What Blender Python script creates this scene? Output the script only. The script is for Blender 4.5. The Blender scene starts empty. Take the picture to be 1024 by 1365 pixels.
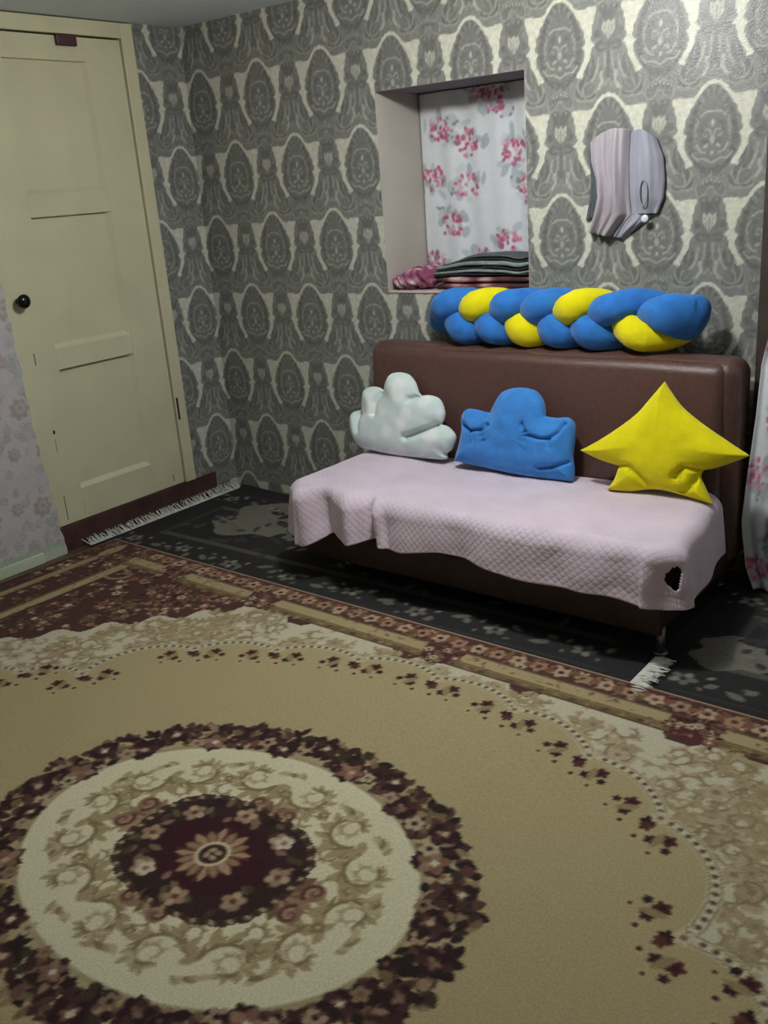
import bpy, bmesh, math, random
import numpy as np
from mathutils import Matrix, Vector, noise

random.seed(7)
rng = np.random.default_rng(7)
SC = bpy.context.scene
COL = SC.collection
PI = math.pi

# ------------------------------------------------------------------ camera, world, light, exposure
cam_d = bpy.data.cameras.new('camera')
cam = bpy.data.objects.new('camera', cam_d)
COL.objects.link(cam)
cam_d.sensor_fit = 'VERTICAL'
cam_d.sensor_height = 36.0
cam_d.lens = 1267.64 / 1365.0 * 36.0
cam_d.clip_start = 0.02
_r = Vector((0.79750157, 0.59880111, -0.07367823))
_u = Vector((-0.1394904, 0.30181996, 0.94310505))
_f = Vector((-0.58696991, 0.74185035, -0.32422889))
M = Matrix.Identity(4)
for k in range(3):
    M[k][0] = _r[k]; M[k][1] = _u[k]; M[k][2] = -_f[k]
M.translation = Vector((3.47993, -3.21155, 1.39322))
cam.matrix_world = M
SC.camera = cam

w = bpy.data.worlds.new('world')
w.use_nodes = True
w.node_tree.nodes['Background'].inputs[0].default_value = (0.5, 0.55, 0.6, 1)
w.node_tree.nodes['Background'].inputs[1].default_value = 0.02
SC.world = w

ld = bpy.data.lights.new('ceiling_lamp', 'POINT')      # the bulb just above the frame
ld.energy = 52
ld.color = (1.0, 0.98, 0.945)
ld.shadow_soft_size = 0.06
lamp = bpy.data.objects.new('ceiling_lamp', ld)
lamp.location = (2.00, -1.06, 2.01)
COL.objects.link(lamp)

SC.view_settings.view_transform = 'Standard'
SC.view_settings.look = 'None'
SC.view_settings.gamma = 1.0
SC.view_settings.exposure = 0.0
SC.view_settings.use_curve_mapping = False


# ------------------------------------------------------------------ helpers
def lin(c):
    c = np.asarray(c, float) / 255.0
    return np.where(c <= 0.04045, c / 12.92, ((c + 0.055) / 1.055) ** 2.4)


def link(o, parent=None):
    COL.objects.link(o)
    if parent is not None:
        o.parent = parent
    return o


def tag(o, label=None, cat=None, group=None, kind=None):
    if label: o['label'] = label
    if cat: o['category'] = cat
    if group: o['group'] = group
    if kind: o['kind'] = kind
    return o


def thing(name, label, cat, loc=(0, 0, 0), rot=(0, 0, 0), group=None):
    o = bpy.data.objects.new(name, None)
    o.empty_display_size = 0.05
    o.location = loc
    o.rotation_euler = rot
    link(o)
    return tag(o, label, cat, group)


def finish(name, bm, mat, parent=None, smooth=True, recalc=True):
    if recalc:
        bmesh.ops.recalc_face_normals(bm, faces=bm.faces)
    me = bpy.data.meshes.new(name)
    bm.to_mesh(me)
    bm.free()
    if smooth:
        for p in me.polygons: p.use_smooth = True
    me.materials.append(mat)
    return link(bpy.data.objects.new(name, me), parent)


def box_bm(x0, x1, y0, y1, z0, z1, bevel=0.0, seg=3, bm=None):
    own = bm is None
    b = bmesh.new()
    r = bmesh.ops.create_cube(b, size=1.0)
    for v in b.verts:
        v.co.x = x0 if v.co.x < 0 else x1
        v.co.y = y0 if v.co.y < 0 else y1
        v.co.z = z0 if v.co.z < 0 else z1
    if bevel > 0:
        bmesh.ops.bevel(b, geom=list(b.edges), offset=bevel, segments=seg, profile=0.5, affect='EDGES')
    if own:
        return b
    me = bpy.data.meshes.new('tmp')
    b.to_mesh(me); b.free()
    bm.from_mesh(me)
    bpy.data.meshes.remove(me)
    return bm


def from_np(name, verts, faces, mat, parent=None, colors=None, smooth=True):
    verts = np.asarray(verts, np.float32).reshape(-1, 3)
    faces = np.asarray(faces, np.int32)
    me = bpy.data.meshes.new(name)
    n, k = faces.shape
    me.vertices.add(len(verts))
    me.vertices.foreach_set('co', verts.ravel())
    me.loops.add(n * k)
    me.loops.foreach_set('vertex_index', faces.ravel())
    me.polygons.add(n)
    me.polygons.foreach_set('loop_start', np.arange(0, n * k, k, dtype=np.int32))
    try:
        me.polygons.foreach_set('loop_total', np.full(n, k, np.int32))
    except Exception:
        pass
    me.polygons.foreach_set('use_smooth', np.full(n, smooth, bool))
    if colors is not None:
        a = me.color_attributes.new('pattern', 'FLOAT_COLOR', 'POINT')
        c = np.ones((len(verts), 4), np.float32)
        c[:, :3] = colors.reshape(-1, 3)
        a.data.foreach_set('color', c.ravel())
    me.update(calc_edges=True)
    me.validate()
    me.materials.append(mat)
    return link(bpy.data.objects.new(name, me), parent)


def grid_faces(nu, nv, keep=None):
    a = np.arange(nu * nv).reshape(nv, nu)
    q = np.stack([a[:-1, :-1], a[:-1, 1:], a[1:, 1:], a[1:, :-1]], -1)
    if keep is not None:
        q = q[keep]
    return q.reshape(-1, 4)


def mat_basic(name, rgb, rough=0.7, var=0.12, scale=12.0, bump=0.0, bscale=200.0, spec=0.4, metal=0.0,
              attr=False, detail=6.0, sheen=0.0, coat=0.0):
    m = bpy.data.materials.new(name)
    m.use_nodes = True
    nt = m.node_tree
    N = nt.nodes
    b = N['Principled BSDF']
    b.inputs['Roughness'].default_value = rough
    b.inputs['Specular IOR Level'].default_value = spec
    b.inputs['Metallic'].default_value = metal
    if sheen: b.inputs['Sheen Weight'].default_value = sheen
    if coat: b.inputs['Coat Weight'].default_value = coat
    tc = N.new('ShaderNodeTexCoord')
    nz = N.new('ShaderNodeTexNoise')
    nz.inputs['Scale'].default_value = scale
    nz.inputs['Detail'].default_value = detail
    nt.links.new(tc.outputs['Object'], nz.inputs['Vector'])
    mr = N.new('ShaderNodeMapRange')
    mr.inputs['From Min'].default_value = 0.3
    mr.inputs['From Max'].default_value = 0.7
    mr.inputs['To Min'].default_value = 1.0 - var
    mr.inputs['To Max'].default_value = 1.0 + var
    nt.links.new(nz.outputs['Fac'], mr.inputs['Value'])
    mul = N.new('ShaderNodeMix')
    mul.data_type = 'RGBA'
    mul.blend_type = 'MULTIPLY'
    mul.inputs['Factor'].default_value = 1.0
    if attr:
        at = N.new('ShaderNodeAttribute')
        at.attribute_name = 'pattern'
        nt.links.new(at.outputs['Color'], mul.inputs['A'])
    else:
        c = lin(rgb)
        mul.inputs['A'].default_value = (c[0], c[1], c[2], 1)
    nt.links.new(mr.outputs['Result'], mul.inputs['B'])
    nt.links.new(mul.outputs['Result'], b.inputs['Base Color'])
    if bump > 0:
        n2 = N.new('ShaderNodeTexNoise')
        n2.inputs['Scale'].default_value = bscale
        n2.inputs['Detail'].default_value = 3.0
        nt.links.new(tc.outputs['Object'], n2.inputs['Vector'])
        bp = N.new('ShaderNodeBump')
        bp.inputs['Strength'].default_value = bump
        bp.inputs['Distance'].default_value = 0.004
        nt.links.new(n2.outputs['Fac'], bp.inputs['Height'])
        nt.links.new(bp.outputs['Normal'], b.inputs['Normal'])
    return m


class Canvas:
    """A plane pattern sampled on a lattice; painted with simple shapes."""
    def __init__(s, x0, x1, y0, y1, res, base):
        s.nx = int(round((x1 - x0) / res)) + 1
        s.ny = int(round((y1 - y0) / res)) + 1
        s.xs = np.linspace(x0, x1, s.nx)
        s.ys = np.linspace(y0, y1, s.ny)
        s.res = res
        s.a = np.empty((s.ny, s.nx, 3))
        s.a[:] = base
        s.jit = 0.0

    def win(s, xa, xb, ya, yb):
        i0 = max(0, int(np.searchsorted(s.xs, xa)) - 1); i1 = min(s.nx, int(np.searchsorted(s.xs, xb)) + 1)
        j0 = max(0, int(np.searchsorted(s.ys, ya)) - 1); j1 = min(s.ny, int(np.searchsorted(s.ys, yb)) + 1)
        if i1 <= i0 or j1 <= j0: return None
        X, Y = np.meshgrid(s.xs[i0:i1], s.ys[j0:j1])
        return X, Y, (slice(j0, j1), slice(i0, i1))

    def put(s, sl, m, col):
        m = np.clip(m, 0, 1)[..., None]
        s.a[sl] = s.a[sl] * (1 - m) + np.asarray(col, float) * m

    def sm(s, d):                      # signed distance (inside negative) -> coverage
        return np.clip(0.5 - d / s.res, 0, 1)

    def ell(s, cx, cy, rx, ry, col, rot=0.0, op=1.0):
        R = max(rx, ry) + s.res
        g = s.win(cx - R, cx + R, cy - R, cy + R)
        if g is None: return
        X, Y, sl = g
        c, q = math.cos(rot), math.sin(rot)
        dx, dy = X - cx, Y - cy
        a = (dx * c + dy * q) / rx; b = (-dx * q + dy * c) / ry
        d = (np.sqrt(a * a + b * b) - 1) * min(rx, ry)
        s.put(sl, s.sm(d) * op, col)

    def flower(s, cx, cy, r, n, col, ccol=None, rot=0.0, depth=0.25, cr=0.3, sx=1.0):
        R = r * max(1, sx) + s.res
        g = s.win(cx - R, cx + R, cy - R, cy + R)
        if g is None: return
        X, Y, sl = g
        dx, dy = (X - cx) / sx, Y - cy
        rr = np.hypot(dx, dy); th = np.arctan2(dy, dx) - rot
        d = rr - r * (1 - depth + depth * np.abs(np.cos(n * th / 2)) * 1.0)
        s.put(sl, s.sm(d), col)
        if ccol is not None:
            s.ell(cx, cy, r * cr, r * cr, ccol)

    def leaf(s, cx, cy, L, W, rot, col, op=1.0):
        R = L + s.res
        g = s.win(cx - R, cx + R, cy - R, cy + R)
        if g is None: return
        X, Y, sl = g
        c, q = math.cos(rot), math.sin(rot)
        t = ((X - cx) * c + (Y - cy) * q) / L; v = -(X - cx) * q + (Y - cy) * c
        hw = W * np.clip(np.sin(np.clip(t, 0, 1) * PI), 0, 1) ** 0.8
        d = np.where((t > 0) & (t < 1), np.abs(v) - hw, s.res)
        s.put(sl, s.sm(d) * op, col)

    def stroke(s, pts, wd, col, op=1.0):
        pts = np.asarray(pts, float)
        wd = np.broadcast_to(np.asarray(wd, float), (len(pts),)) / 2.0
        R = wd.max() + s.res
        g = s.win(pts[:, 0].min() - R, pts[:, 0].max() + R, pts[:, 1].min() - R, pts[:, 1].max() + R)
        if g is None: return
        X, Y, sl = g
        D = np.full(X.shape, 1e9)
        for k in range(len(pts) - 1):
            ax, ay = pts[k]; bx, by = pts[k + 1]
            ex, ey = bx - ax, by - ay
            L2 = ex * ex + ey * ey + 1e-12
            t = np.clip(((X - ax) * ex + (Y - ay) * ey) / L2, 0, 1)
            D = np.minimum(D, np.hypot(X - ax - t * ex, Y - ay - t * ey) - (wd[k] + (wd[k + 1] - wd[k]) * t))
        s.put(sl, s.sm(D) * op, col)

    def poly(s, pts, col, op=1.0):
        pts = np.asarray(pts, float)
        g = s.win(pts[:, 0].min(), pts[:, 0].max(), pts[:, 1].min(), pts[:, 1].max())
        if g is None: return
        X, Y, sl = g
        ins = np.zeros(X.shape, bool)
        n = len(pts)
        for k in range(n):
            x1, y1 = pts[k]; x2, y2 = pts[(k + 1) % n]
            if y1 == y2: continue
            c = ((y1 > Y) != (y2 > Y)) & (X < (x2 - x1) * (Y - y1) / (y2 - y1) + x1)
            ins ^= c
        s.put(sl, ins * op, col)

    def rect(s, xa, xb, ya, yb, col, op=1.0):
        g = s.win(xa, xb, ya, yb)
        if g is None: return
        X, Y, sl = g
        d = np.maximum(np.maximum(xa - X, X - xb), np.maximum(ya - Y, Y - yb))
        s.put(sl, s.sm(d) * op, col)

    def curl(s, cx, cy, r, rot, turns, wd, col, hand=1, op=1.0):
        t = np.linspace(0, 1, 18)
        rad = r * (1 - 0.8 * t); ang = rot + hand * t * turns * 2 * PI
        s.stroke(np.stack([cx + rad * np.cos(ang), cy + rad * np.sin(ang)], -1), wd * (1 - 0.5 * t), col, op)

    def sample(s, X, Y):
        fx = np.clip((X - s.xs[0]) / (s.xs[1] - s.xs[0]), 0, s.nx - 1.001)
        fy = np.clip((Y - s.ys[0]) / (s.ys[1] - s.ys[0]), 0, s.ny - 1.001)
        i = fx.astype(int); j = fy.astype(int)
        a = (fx - i)[..., None]; b = (fy - j)[..., None]
        A = s.a
        return (A[j, i] * (1 - a) + A[j, i + 1] * a) * (1 - b) + (A[j + 1, i] * (1 - a) + A[j + 1, i + 1] * a) * b


# ------------------------------------------------------------------ plain materials
M_ceiling = mat_basic('ceiling_paint', (222, 232, 240), 0.9, 0.03, 3.0, 0.15, 60)
M_plaster = mat_basic('plain_plaster', (206, 206, 200), 0.9, 0.05, 3.0)
M_reveal = mat_basic('niche_paint', (182, 176, 166), 0.8, 0.05, 5.0, 0.1, 80)
M_floor = mat_basic('painted_floor', (86, 66, 50), 0.5, 0.2, 6.0)
M_door = mat_basic('cream_door_paint', (196, 192, 160), 0.42, 0.06, 5.0, 0.12, 35, spec=0.45)
M_thresh = mat_basic('red_brown_floor_paint', (68, 46, 42), 0.45, 0.3, 14.0, 0.2, 60)
M_knob = mat_basic('dark_knob_metal', (30, 28, 28), 0.2, 0.05, 10, metal=0.6, spec=0.7)
M_latch = mat_basic('dark_red_latch_paint', (72, 44, 54), 0.5, 0.1, 20)
M_skirt = mat_basic('pale_green_skirting', (186, 196, 170), 0.6, 0.08, 9)
M_jamb = mat_basic('dark_jamb_wood', (62, 54, 44), 0.6, 0.25, 15)
M_gap = mat_basic('gap_shadow_wood', (38, 34, 28), 0.9, 0.2, 20)
M_wallpaper = mat_basic('damask_wallpaper', None, 0.36, 0.15, 55.0, 0.25, 160, spec=0.32, attr=True)
M_pale = mat_basic('pale_floral_wallpaper', None, 0.7, 0.05, 60.0, attr=True)
M_carpet = mat_basic('carpet_pile', None, 0.95, 0.13, 190.0, 0.6, 420, spec=0.1, attr=True)
M_runner = mat_basic('runner_pile', None, 0.95, 0.18, 150.0, 0.6, 420, spec=0.1, attr=True)
M_edge = mat_basic('carpet_binding', (140, 122, 92), 0.95, 0.2, 120.0)
M_fringe = mat_basic('white_fringe', (206, 206, 196), 0.9, 0.1, 60)
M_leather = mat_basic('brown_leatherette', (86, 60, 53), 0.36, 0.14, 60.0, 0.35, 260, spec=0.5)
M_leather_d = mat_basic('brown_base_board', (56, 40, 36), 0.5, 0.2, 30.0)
M_metal = mat_basic('sofa_leg_metal', (120, 122, 128), 0.35, 0.1, 20, metal=0.8)
M_blue = mat_basic('blue_velour', (58, 128, 200), 0.85, 0.14, 22.0, 0.35, 260, spec=0.15, sheen=0.25)
M_yellow = mat_basic('yellow_velour', (222, 210, 12), 0.85, 0.06, 22.0, 0.35, 260, spec=0.15, sheen=0.15)
M_blue2 = mat_basic('royal_blue_velour', (44, 110, 182), 0.85, 0.14, 22.0, 0.35, 260, spec=0.15, sheen=0.2)
M_white = None


# ------------------------------------------------------------------ damask wallpaper pattern
TW, TH = 0.3522, 0.3083
Z0, X0 = 2.2357, -0.088
D_BASE, D_DARK, D_MID, D_CREAM = (122, 123, 118), (103, 104, 100), (152, 153, 144), (192, 192, 176)


def damask():
    cv = Canvas(-TW / 2, TW / 2, 0, 2 * TH, 0.0020, D_BASE)
    rs = random.Random(2)
    D_LOW = (112, 113, 108)

    def motif(ox, oy):
        rs.seed(4)
        mx = lambda fn: (fn(-1), fn(1))
        P = lambda sg, pts: [(ox + sg * a, oy + b) for a, b in pts]
        # leaves that fill the ground beneath and beside the medallion
        def side(sg):
            for u, v, L, W, r in ((.118, .178, .085, .020, 1.75), (.062, .262, .062, .026, .9), (.100, .238, .060, .022, 1.9), (.036, .262, .06, .018, 2.3),
                                  (.150, .200, .07, .014, 1.35), (.085, .285, .05, .02, .4), (.128, .262, .055, .018, 2.4), (.020, .288, .05, .016, 1.2)):
                rr = r if sg > 0 else PI - r
                cv.leaf(ox + sg * u, oy + v, L * 1.14, W * 1.3, rr, (138, 139, 131))
                cv.leaf(ox + sg * u, oy + v, L, W, rr, D_DARK if W > .019 else D_LOW)
                cv.leaf(ox + sg * u, oy + v, L * .8, W * .22, rr, D_BASE)
            cv.stroke(P(sg, [(.142, .190), (.136, .228), (.120, .258)]), .006, D_MID)
            cv.stroke(P(sg, [(.150, .236), (.154, .262), (.140, .284)]), .011, (160, 160, 150))
        mx(side)
        # medallion with a scalloped rim
        body = [(0, .008), (.022, .014), (.040, .034), (.055, .062), (.072, .098), (.084, .140), (.086, .170), (.076, .205), (.055, .235), (.028, .255), (0, .262)]
        cv.poly(P(1, body) + P(-1, body[::-1]), D_LOW)
        for k in range(19):
            a = -PI / 2 + k / 18 * PI
            wv = .074 * math.cos(a) * (.80 + .22 * (math.sin(a) + 1) / 2) + .002
            by = .142 + .118 * math.sin(a)
            mx(lambda sg: (cv.ell(ox + sg * wv, oy + by, .0100, .0095, D_DARK if k % 2 else (96, 97, 93)),
                           cv.stroke([(ox + sg * wv * .86, oy + by), (ox + sg * wv * .72, oy + by + .006)], .0035, (140, 141, 133))))
        for k in range(9):
            a = -2.5 + k / 8 * 1.9
            mx(lambda sg: cv.leaf(ox + sg * .030 * math.cos(a), oy + .07 + .034 * math.sin(a), .030, .008, a if sg > 0 else PI - a, D_DARK if k % 2 else D_BASE))
        def ring(sg):
            cv.stroke(P(sg, [(.0, .082), (.022, .083), (.040, .096)]), .006, D_MID)
            cv.stroke(P(sg, [(.046, .110), (.056, .132), (.054, .156)]), .005, (142, 143, 135))
            cv.stroke(P(sg, [(.050, .178), (.038, .200), (.022, .205)]), .006, D_MID)
            cv.stroke(P(sg, [(.064, .205), (.048, .224), (.026, .222), (.0, .236)]), .006, D_MID)
            cv.curl(ox + sg * .020, oy + .148, .015, PI if sg > 0 else 0, 1.0, .005, D_MID, sg)
            cv.leaf(ox + sg * .008, oy + .178, .034, .009, -.4 if sg > 0 else PI + .4, D_DARK)
            cv.ell(ox + sg * .020, oy + .184, .010, .005, D_MID, sg * .5)
            cv.leaf(ox + sg * .014, oy + .108, .034, .009, .5 if sg > 0 else PI - .5, D_DARK)
            cv.ell(ox + sg * .034, oy + .140, .007, .010, D_DARK)
        mx(ring)
        cv.ell(ox, oy + .116, .005, .010, (172, 172, 160)); cv.ell(ox, oy + .166, .008, .013, D_MID); cv.ell(ox, oy + .205, .005, .007, (160, 160, 150))
        for dx in (-.026, -.013, 0, .013, .026):
            cv.ell(ox + dx, oy + .290 + abs(dx) * .3, .011, .015, (138, 139, 131)); cv.ell(ox + dx, oy + .292 + abs(dx) * .3, .0085, .013, D_DARK)
            cv.ell(ox + dx, oy + .287 + abs(dx) * .3, .0035, .005, D_MID)
        # cream ground showing round the medallion, with a nibbled edge
        cream = [(0, -.009), (.020, -.006), (.040, .010), (.058, .034), (.078, .040), (.110, .034), (.132, .036), (.134, .048), (.125, .062), (.126, .074), (.119, .086), (.119, .110),
                 (.112, .132), (.120, .142), (.130, .150), (.118, .156), (.112, .172), (.110, .190), (.098, .210), (.084, .232), (.084, .247), (.068, .244), (.058, .238),
                 (.066, .228), (.072, .220), (.086, .196), (.092, .176), (.089, .160), (.080, .152), (.092, .144), (.096, .136), (.090, .122), (.088, .104), (.078, .090), (.074, .074),
                 (.062, .062), (.056, .048), (.044, .034), (.030, .016), (.014, .005), (0, .003)]
        mx(lambda sg: cv.poly(P(sg, cream), D_CREAM))
        def vase(cx):
            cv.poly([(cx - .038, oy + .125), (cx - .030, oy + .052), (cx + .030, oy + .052), (cx + .038, oy + .125), (cx, oy + .165)], D_LOW)
            cv.ell(cx, oy + .062, .026, .016, D_DARK)
            cv.poly([(cx - .020, oy + .080), (cx - .010, oy + .090), (cx, oy + .080), (cx + .010, oy + .090), (cx + .020, oy + .080),
                     (cx + .024, oy + .108), (cx + .012, oy + .124), (cx, oy + .140), (cx - .012, oy + .124), (cx - .024, oy + .108)], (166, 165, 153))
            for dx in (-.010, 0, .010): cv.stroke([(cx + dx * 1.4, oy + .094), (cx + dx * .5, oy + .136)], .0032, (128, 129, 121))
            for sg in (-1, 1):
                cv.ell(cx + sg * .020, oy + .043, .014, .013, D_DARK)
                cv.ell(cx + sg * .020, oy + .040, .005, .005, (132, 133, 126))
                cv.ell(cx + sg * .041, oy + .116, .010, .013, D_DARK)
                cv.leaf(cx + sg * .004, oy + .158, .046, .017, -.1 if sg > 0 else PI + .1, D_DARK)
                cv.leaf(cx + sg * .004, oy + .160, .034, .004, -.1 if sg > 0 else PI + .1, D_BASE)
                cv.stroke([(cx + sg * .012, oy + .178), (cx + sg * .014, oy + .215), (cx + sg * .024, oy + .250)], .005, (146, 147, 139))
            cv.stroke([(cx, oy + .15), (cx, oy + .25)], .009, D_DARK)
        vase(ox - TW / 2); vase(ox + TW / 2)
    for r in range(-1, 3):
        sh = 0 if r % 2 == 0 else TW / 2
        for k in (-1, 0, 1):
            motif(sh + k * TW, r * TH)
    cv.a = lin(cv.a)
    return cv


DAM = damask()


def damask_at(s, z):
    u = np.mod(s - X0 + TW / 2, TW) - TW / 2
    v = np.mod(Z0 - z, 2 * TH)
    return DAM.sample(u, v)


def axis(a, b, step, extra=()):
    n = max(2, int(round((b - a) / step)) + 1)
    v = np.linspace(a, b, n)
    return np.unique(np.round(np.concatenate([v, np.asarray(extra, float)]), 5))


CEIL = 2.1126
RX, RY = 4.5, -4.4          # far corner of the room, behind the camera

# ------------------------------------------------------------------ room shell
def plane(name, co, mat):
    return tag(from_np(name, co, [[0, 1, 2, 3]], mat, smooth=False), kind='structure')

tag(finish('floor', box_bm(-0.2, RX, RY, 0.8, -0.10, 0.0), M_floor, smooth=False), kind='structure')
tag(finish('ceiling', box_bm(-0.2, RX, RY, 0.8, CEIL, CEIL + 0.1), M_ceiling, smooth=False), kind='structure')
tag(finish('wall_right', box_bm(RX, RX + 0.1, RY, 0.8, 0, CEIL), M_plaster, smooth=False), kind='structure')
tag(finish('wall_front', box_bm(-0.2, RX + 0.1, RY - 0.1, RY, 0, CEIL), M_plaster, smooth=False), kind='structure')

NX0, NX1, NZ0, NZ1, ND = 1.053, 1.713, 0.9706, 1.7376, 0.30
DOORX = 2.560
# back wall: wallpapered sheet with the window niche left open
xs = axis(0.0, DOORX, 0.0048, (NX0, NX1))
zs = axis(0.0, CEIL, 0.0048, (NZ0, NZ1))
X, Z = np.meshgrid(xs, zs)
xm = (xs[:-1] + xs[1:]) / 2; zm = (zs[:-1] + zs[1:]) / 2
keep = ~((zm[:, None] > NZ0) & (zm[:, None] < NZ1) & (xm[None, :] > NX0) & (xm[None, :] < NX1))
V = np.stack([X, np.zeros_like(X), Z], -1)
wb = tag(from_np('wall_back', V, grid_faces(len(xs), len(zs), keep), M_wallpaper, colors=damask_at(X, Z), smooth=False), kind='structure')
# masonry behind the paper, in pieces round the niche, and the niche lining
bm = box_bm(-0.2, NX0 - 0.001, 0.004, 0.36, 0, CEIL)
box_bm(NX1 + 0.001, DOORX - 0.002, 0.004, 0.36, 0, CEIL, bm=bm)
box_bm(NX0 - 0.001, NX1 + 0.001, 0.004, 0.36, 0, NZ0 - 0.001, bm=bm)
box_bm(NX0 - 0.001, NX1 + 0.001, 0.004, 0.36, NZ1 + 0.001, CEIL, bm=bm)
finish('masonry', bm, M_plaster, wb, smooth=False)

win = tag(bpy.data.objects.new('window_1', None), kind='structure'); link(win)
finish('reveal', box_bm(NX0 - 0.0005, NX0 + 0.002, 0.0, ND + 0.05, NZ0, NZ1), M_reveal, win, smooth=False)
finish('reveal', box_bm(NX1 - 0.0015, NX1 + 0.0005, 0.001, ND + 0.05, NZ0, NZ1), M_reveal, win, smooth=False)
finish('soffit', box_bm(NX0 + 0.002, NX1 - 0.0015, 0.001, ND + 0.05, NZ1 - 0.0015, NZ1 + 0.0005), mat_basic('shaded_soffit_colour', (118, 112, 120), 0.85, 0.06), win, smooth=False)  # shade on the downward face is put into this darker colour
finish('sill', box_bm(NX0 + 0.002, NX1 - 0.0015, -0.004, ND + 0.05, NZ0 - 0.001, NZ0 + 0.008, 0.002, 2), mat_basic('sill_paint', (196, 178, 172), 0.6, 0.06), win, smooth=False)
finish('window_back', box_bm(NX0, NX1, ND + 0.045, ND + 0.06, NZ0, NZ1), M_plaster, win, smooth=False)

# left wall, damask strip between the door frame and the corner, and above
ys = axis(-0.275, 0.0, 0.0048)
Y, Z = np.meshgrid(ys, axis(0.0, CEIL, 0.0048))
wl = tag(from_np('wall_left', np.stack([np.zeros_like(Y), Y, Z], -1), grid_faces(len(ys), Z.shape[0]), M_wallpaper,
                 colors=damask_at(Y, Z), smooth=False), kind='structure')
bm = box_bm(-0.2, -0.004, -0.275, 0.36, 0, CEIL)
box_bm(-0.2, 0.016, RY, -1.13, 0, CEIL, bm=bm)
finish('masonry', bm, M_plaster, wl, smooth=False)


def pale_paper():
    cv = Canvas(-1.9, -1.0, 0, 1.3, 0.004, (176, 176, 174))
    rs = random.Random(5)
    for k in range(9):
        for j in range(7):
            cx = -1.93 + k * 0.125 + (j % 2) * 0.06 + rs.uniform(-.02, .02); cy = 0.06 + j * 0.2 + rs.uniform(-.03, .03)
            big = (k + j) % 2
            cv.ell(cx, cy, 0.075, 0.085, (186, 180, 182), 0, 0.8)
            cv.flower(cx, cy, 0.045 if big else 0.03, 7, (158, 148, 146), (144, 138, 132), rs.uniform(0, 3), 0.3)
            cv.flower(cx + .006, cy + .004, 0.026 if big else 0.018, 6, (176, 166, 162), (148, 140, 130), rs.uniform(0, 3), 0.3)
            for q in range(6):
                a = rs.uniform(0, 6.28)
                cv.curl(cx + .065 * math.cos(a), cy + .07 * math.sin(a), 0.017, a, 1.3, 0.005, (146, 148, 144), rs.choice((-1, 1)))
            for q in range(4):
                a = rs.uniform(0, 6.28); qx, qy = cx + .075 * math.cos(a), cy + .085 * math.sin(a)
                cv.ell(qx, qy, .017, .017, (150, 150, 146)); cv.ell(qx, qy, .012, .012, (182, 180, 178)); cv.ell(qx, qy, .005, .005, (150, 138, 138))
    cv.rect(-1.9, -1.0, 0.0, 0.052, (178, 186, 168))
    for k in range(30):
        cv.flower(-1.9 + k * 0.032, 0.055, 0.016, 5, (160, 174, 158), None, k)
    cv.a = lin(cv.a)
    return cv


PAL = pale_paper()
zz = axis(0.0, CEIL, 0.006)
tt = np.linspace(0, 1, 150)
edge = np.interp(zz, [0, 0.08, 0.5, 1.12, 1.3, CEIL], [-1.048, -1.052, -1.088, -1.104, -1.112, -1.112]) + 0.003 * np.sin(zz * 41) + 0.002 * np.sin(zz * 97)
Yg = edge[:, None] + (-1.95 - edge[:, None]) * tt[None, :]
Zg = np.broadcast_to(zz[:, None], Yg.shape)
Vg = np.stack([np.full_like(Yg, 0.021), Yg, Zg], -1)
Vg2 = Vg.copy(); Vg2[:, :, 0] = 0.012
nfr = len(tt) * len(zz)
side = np.concatenate([Vg2[:, :1].reshape(-1, 3)], 0)
fa = grid_faces(len(tt), len(zz))
i0 = np.arange(len(zz) - 1)
fs = np.stack([i0 * len(tt), (i0 + 1) * len(tt), nfr + i0 + 1, nfr + i0], -1)
cl = PAL.sample(Yg, np.mod(Zg, 1.29)).reshape(-1, 3)
from_np('wallpaper_sheet', np.concatenate([Vg.reshape(-1, 3), side]), np.concatenate([fa, fs]), M_pale, wl,
        colors=np.concatenate([cl, cl.reshape(len(zz), len(tt), 3)[:, 0]]), smooth=False)
tag(finish('baseboard_left', box_bm(0.018, 0.030, RY + .01, -1.16, 0.0, 0.045, 0.003, 2), M_skirt, smooth=False), kind='structure')
tag(finish('trim_1', box_bm(-0.12, 0.006, -1.12, -0.14, 0.0, 0.1126, 0.004, 2), M_thresh, smooth=False), kind='structure')

# ------------------------------------------------------------------ door
door = tag(bpy.data.objects.new('door_1', None), kind='structure'); link(door)
DZ0, DZ1 = 0.1150, 2.043
finish('jamb', box_bm(-0.10, 0.012, -0.336, -0.274, 0.1126, 2.108, 0.004, 2), M_door, door, smooth=False)
finish('jamb', box_bm(-0.10, 0.010, -1.165, -1.104, 0.1126, 2.108, 0.004, 2), M_door, door, smooth=False)
finish('head', box_bm(-0.10, 0.012, -1.104, -0.336, 2.049, 2.108, 0.004, 2), M_door, door, smooth=False)
leaf = bpy.data.objects.new('door_leaf', None); link(leaf, door)
LY0, LY1, PY0, PY1 = -1.101, -0.341, -0.908, -0.520
finish('stile', box_bm(-0.042, 0.0, PY1, LY1, DZ0, DZ1, 0.002, 2), M_door, leaf, smooth=False)
finish('stile', box_bm(-0.042, 0.0, LY0, PY0, DZ0, DZ1, 0.002, 2), M_door, leaf, smooth=False)
rails = [(DZ0, 0.252), (0.768, 0.855), (1.373, 1.460), (1.953, DZ1)]
for a, b in rails:
    finish('rail', box_bm(-0.042, -0.0005, PY0, PY1, a, b, 0.0015, 2), M_door, leaf, smooth=False)
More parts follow.
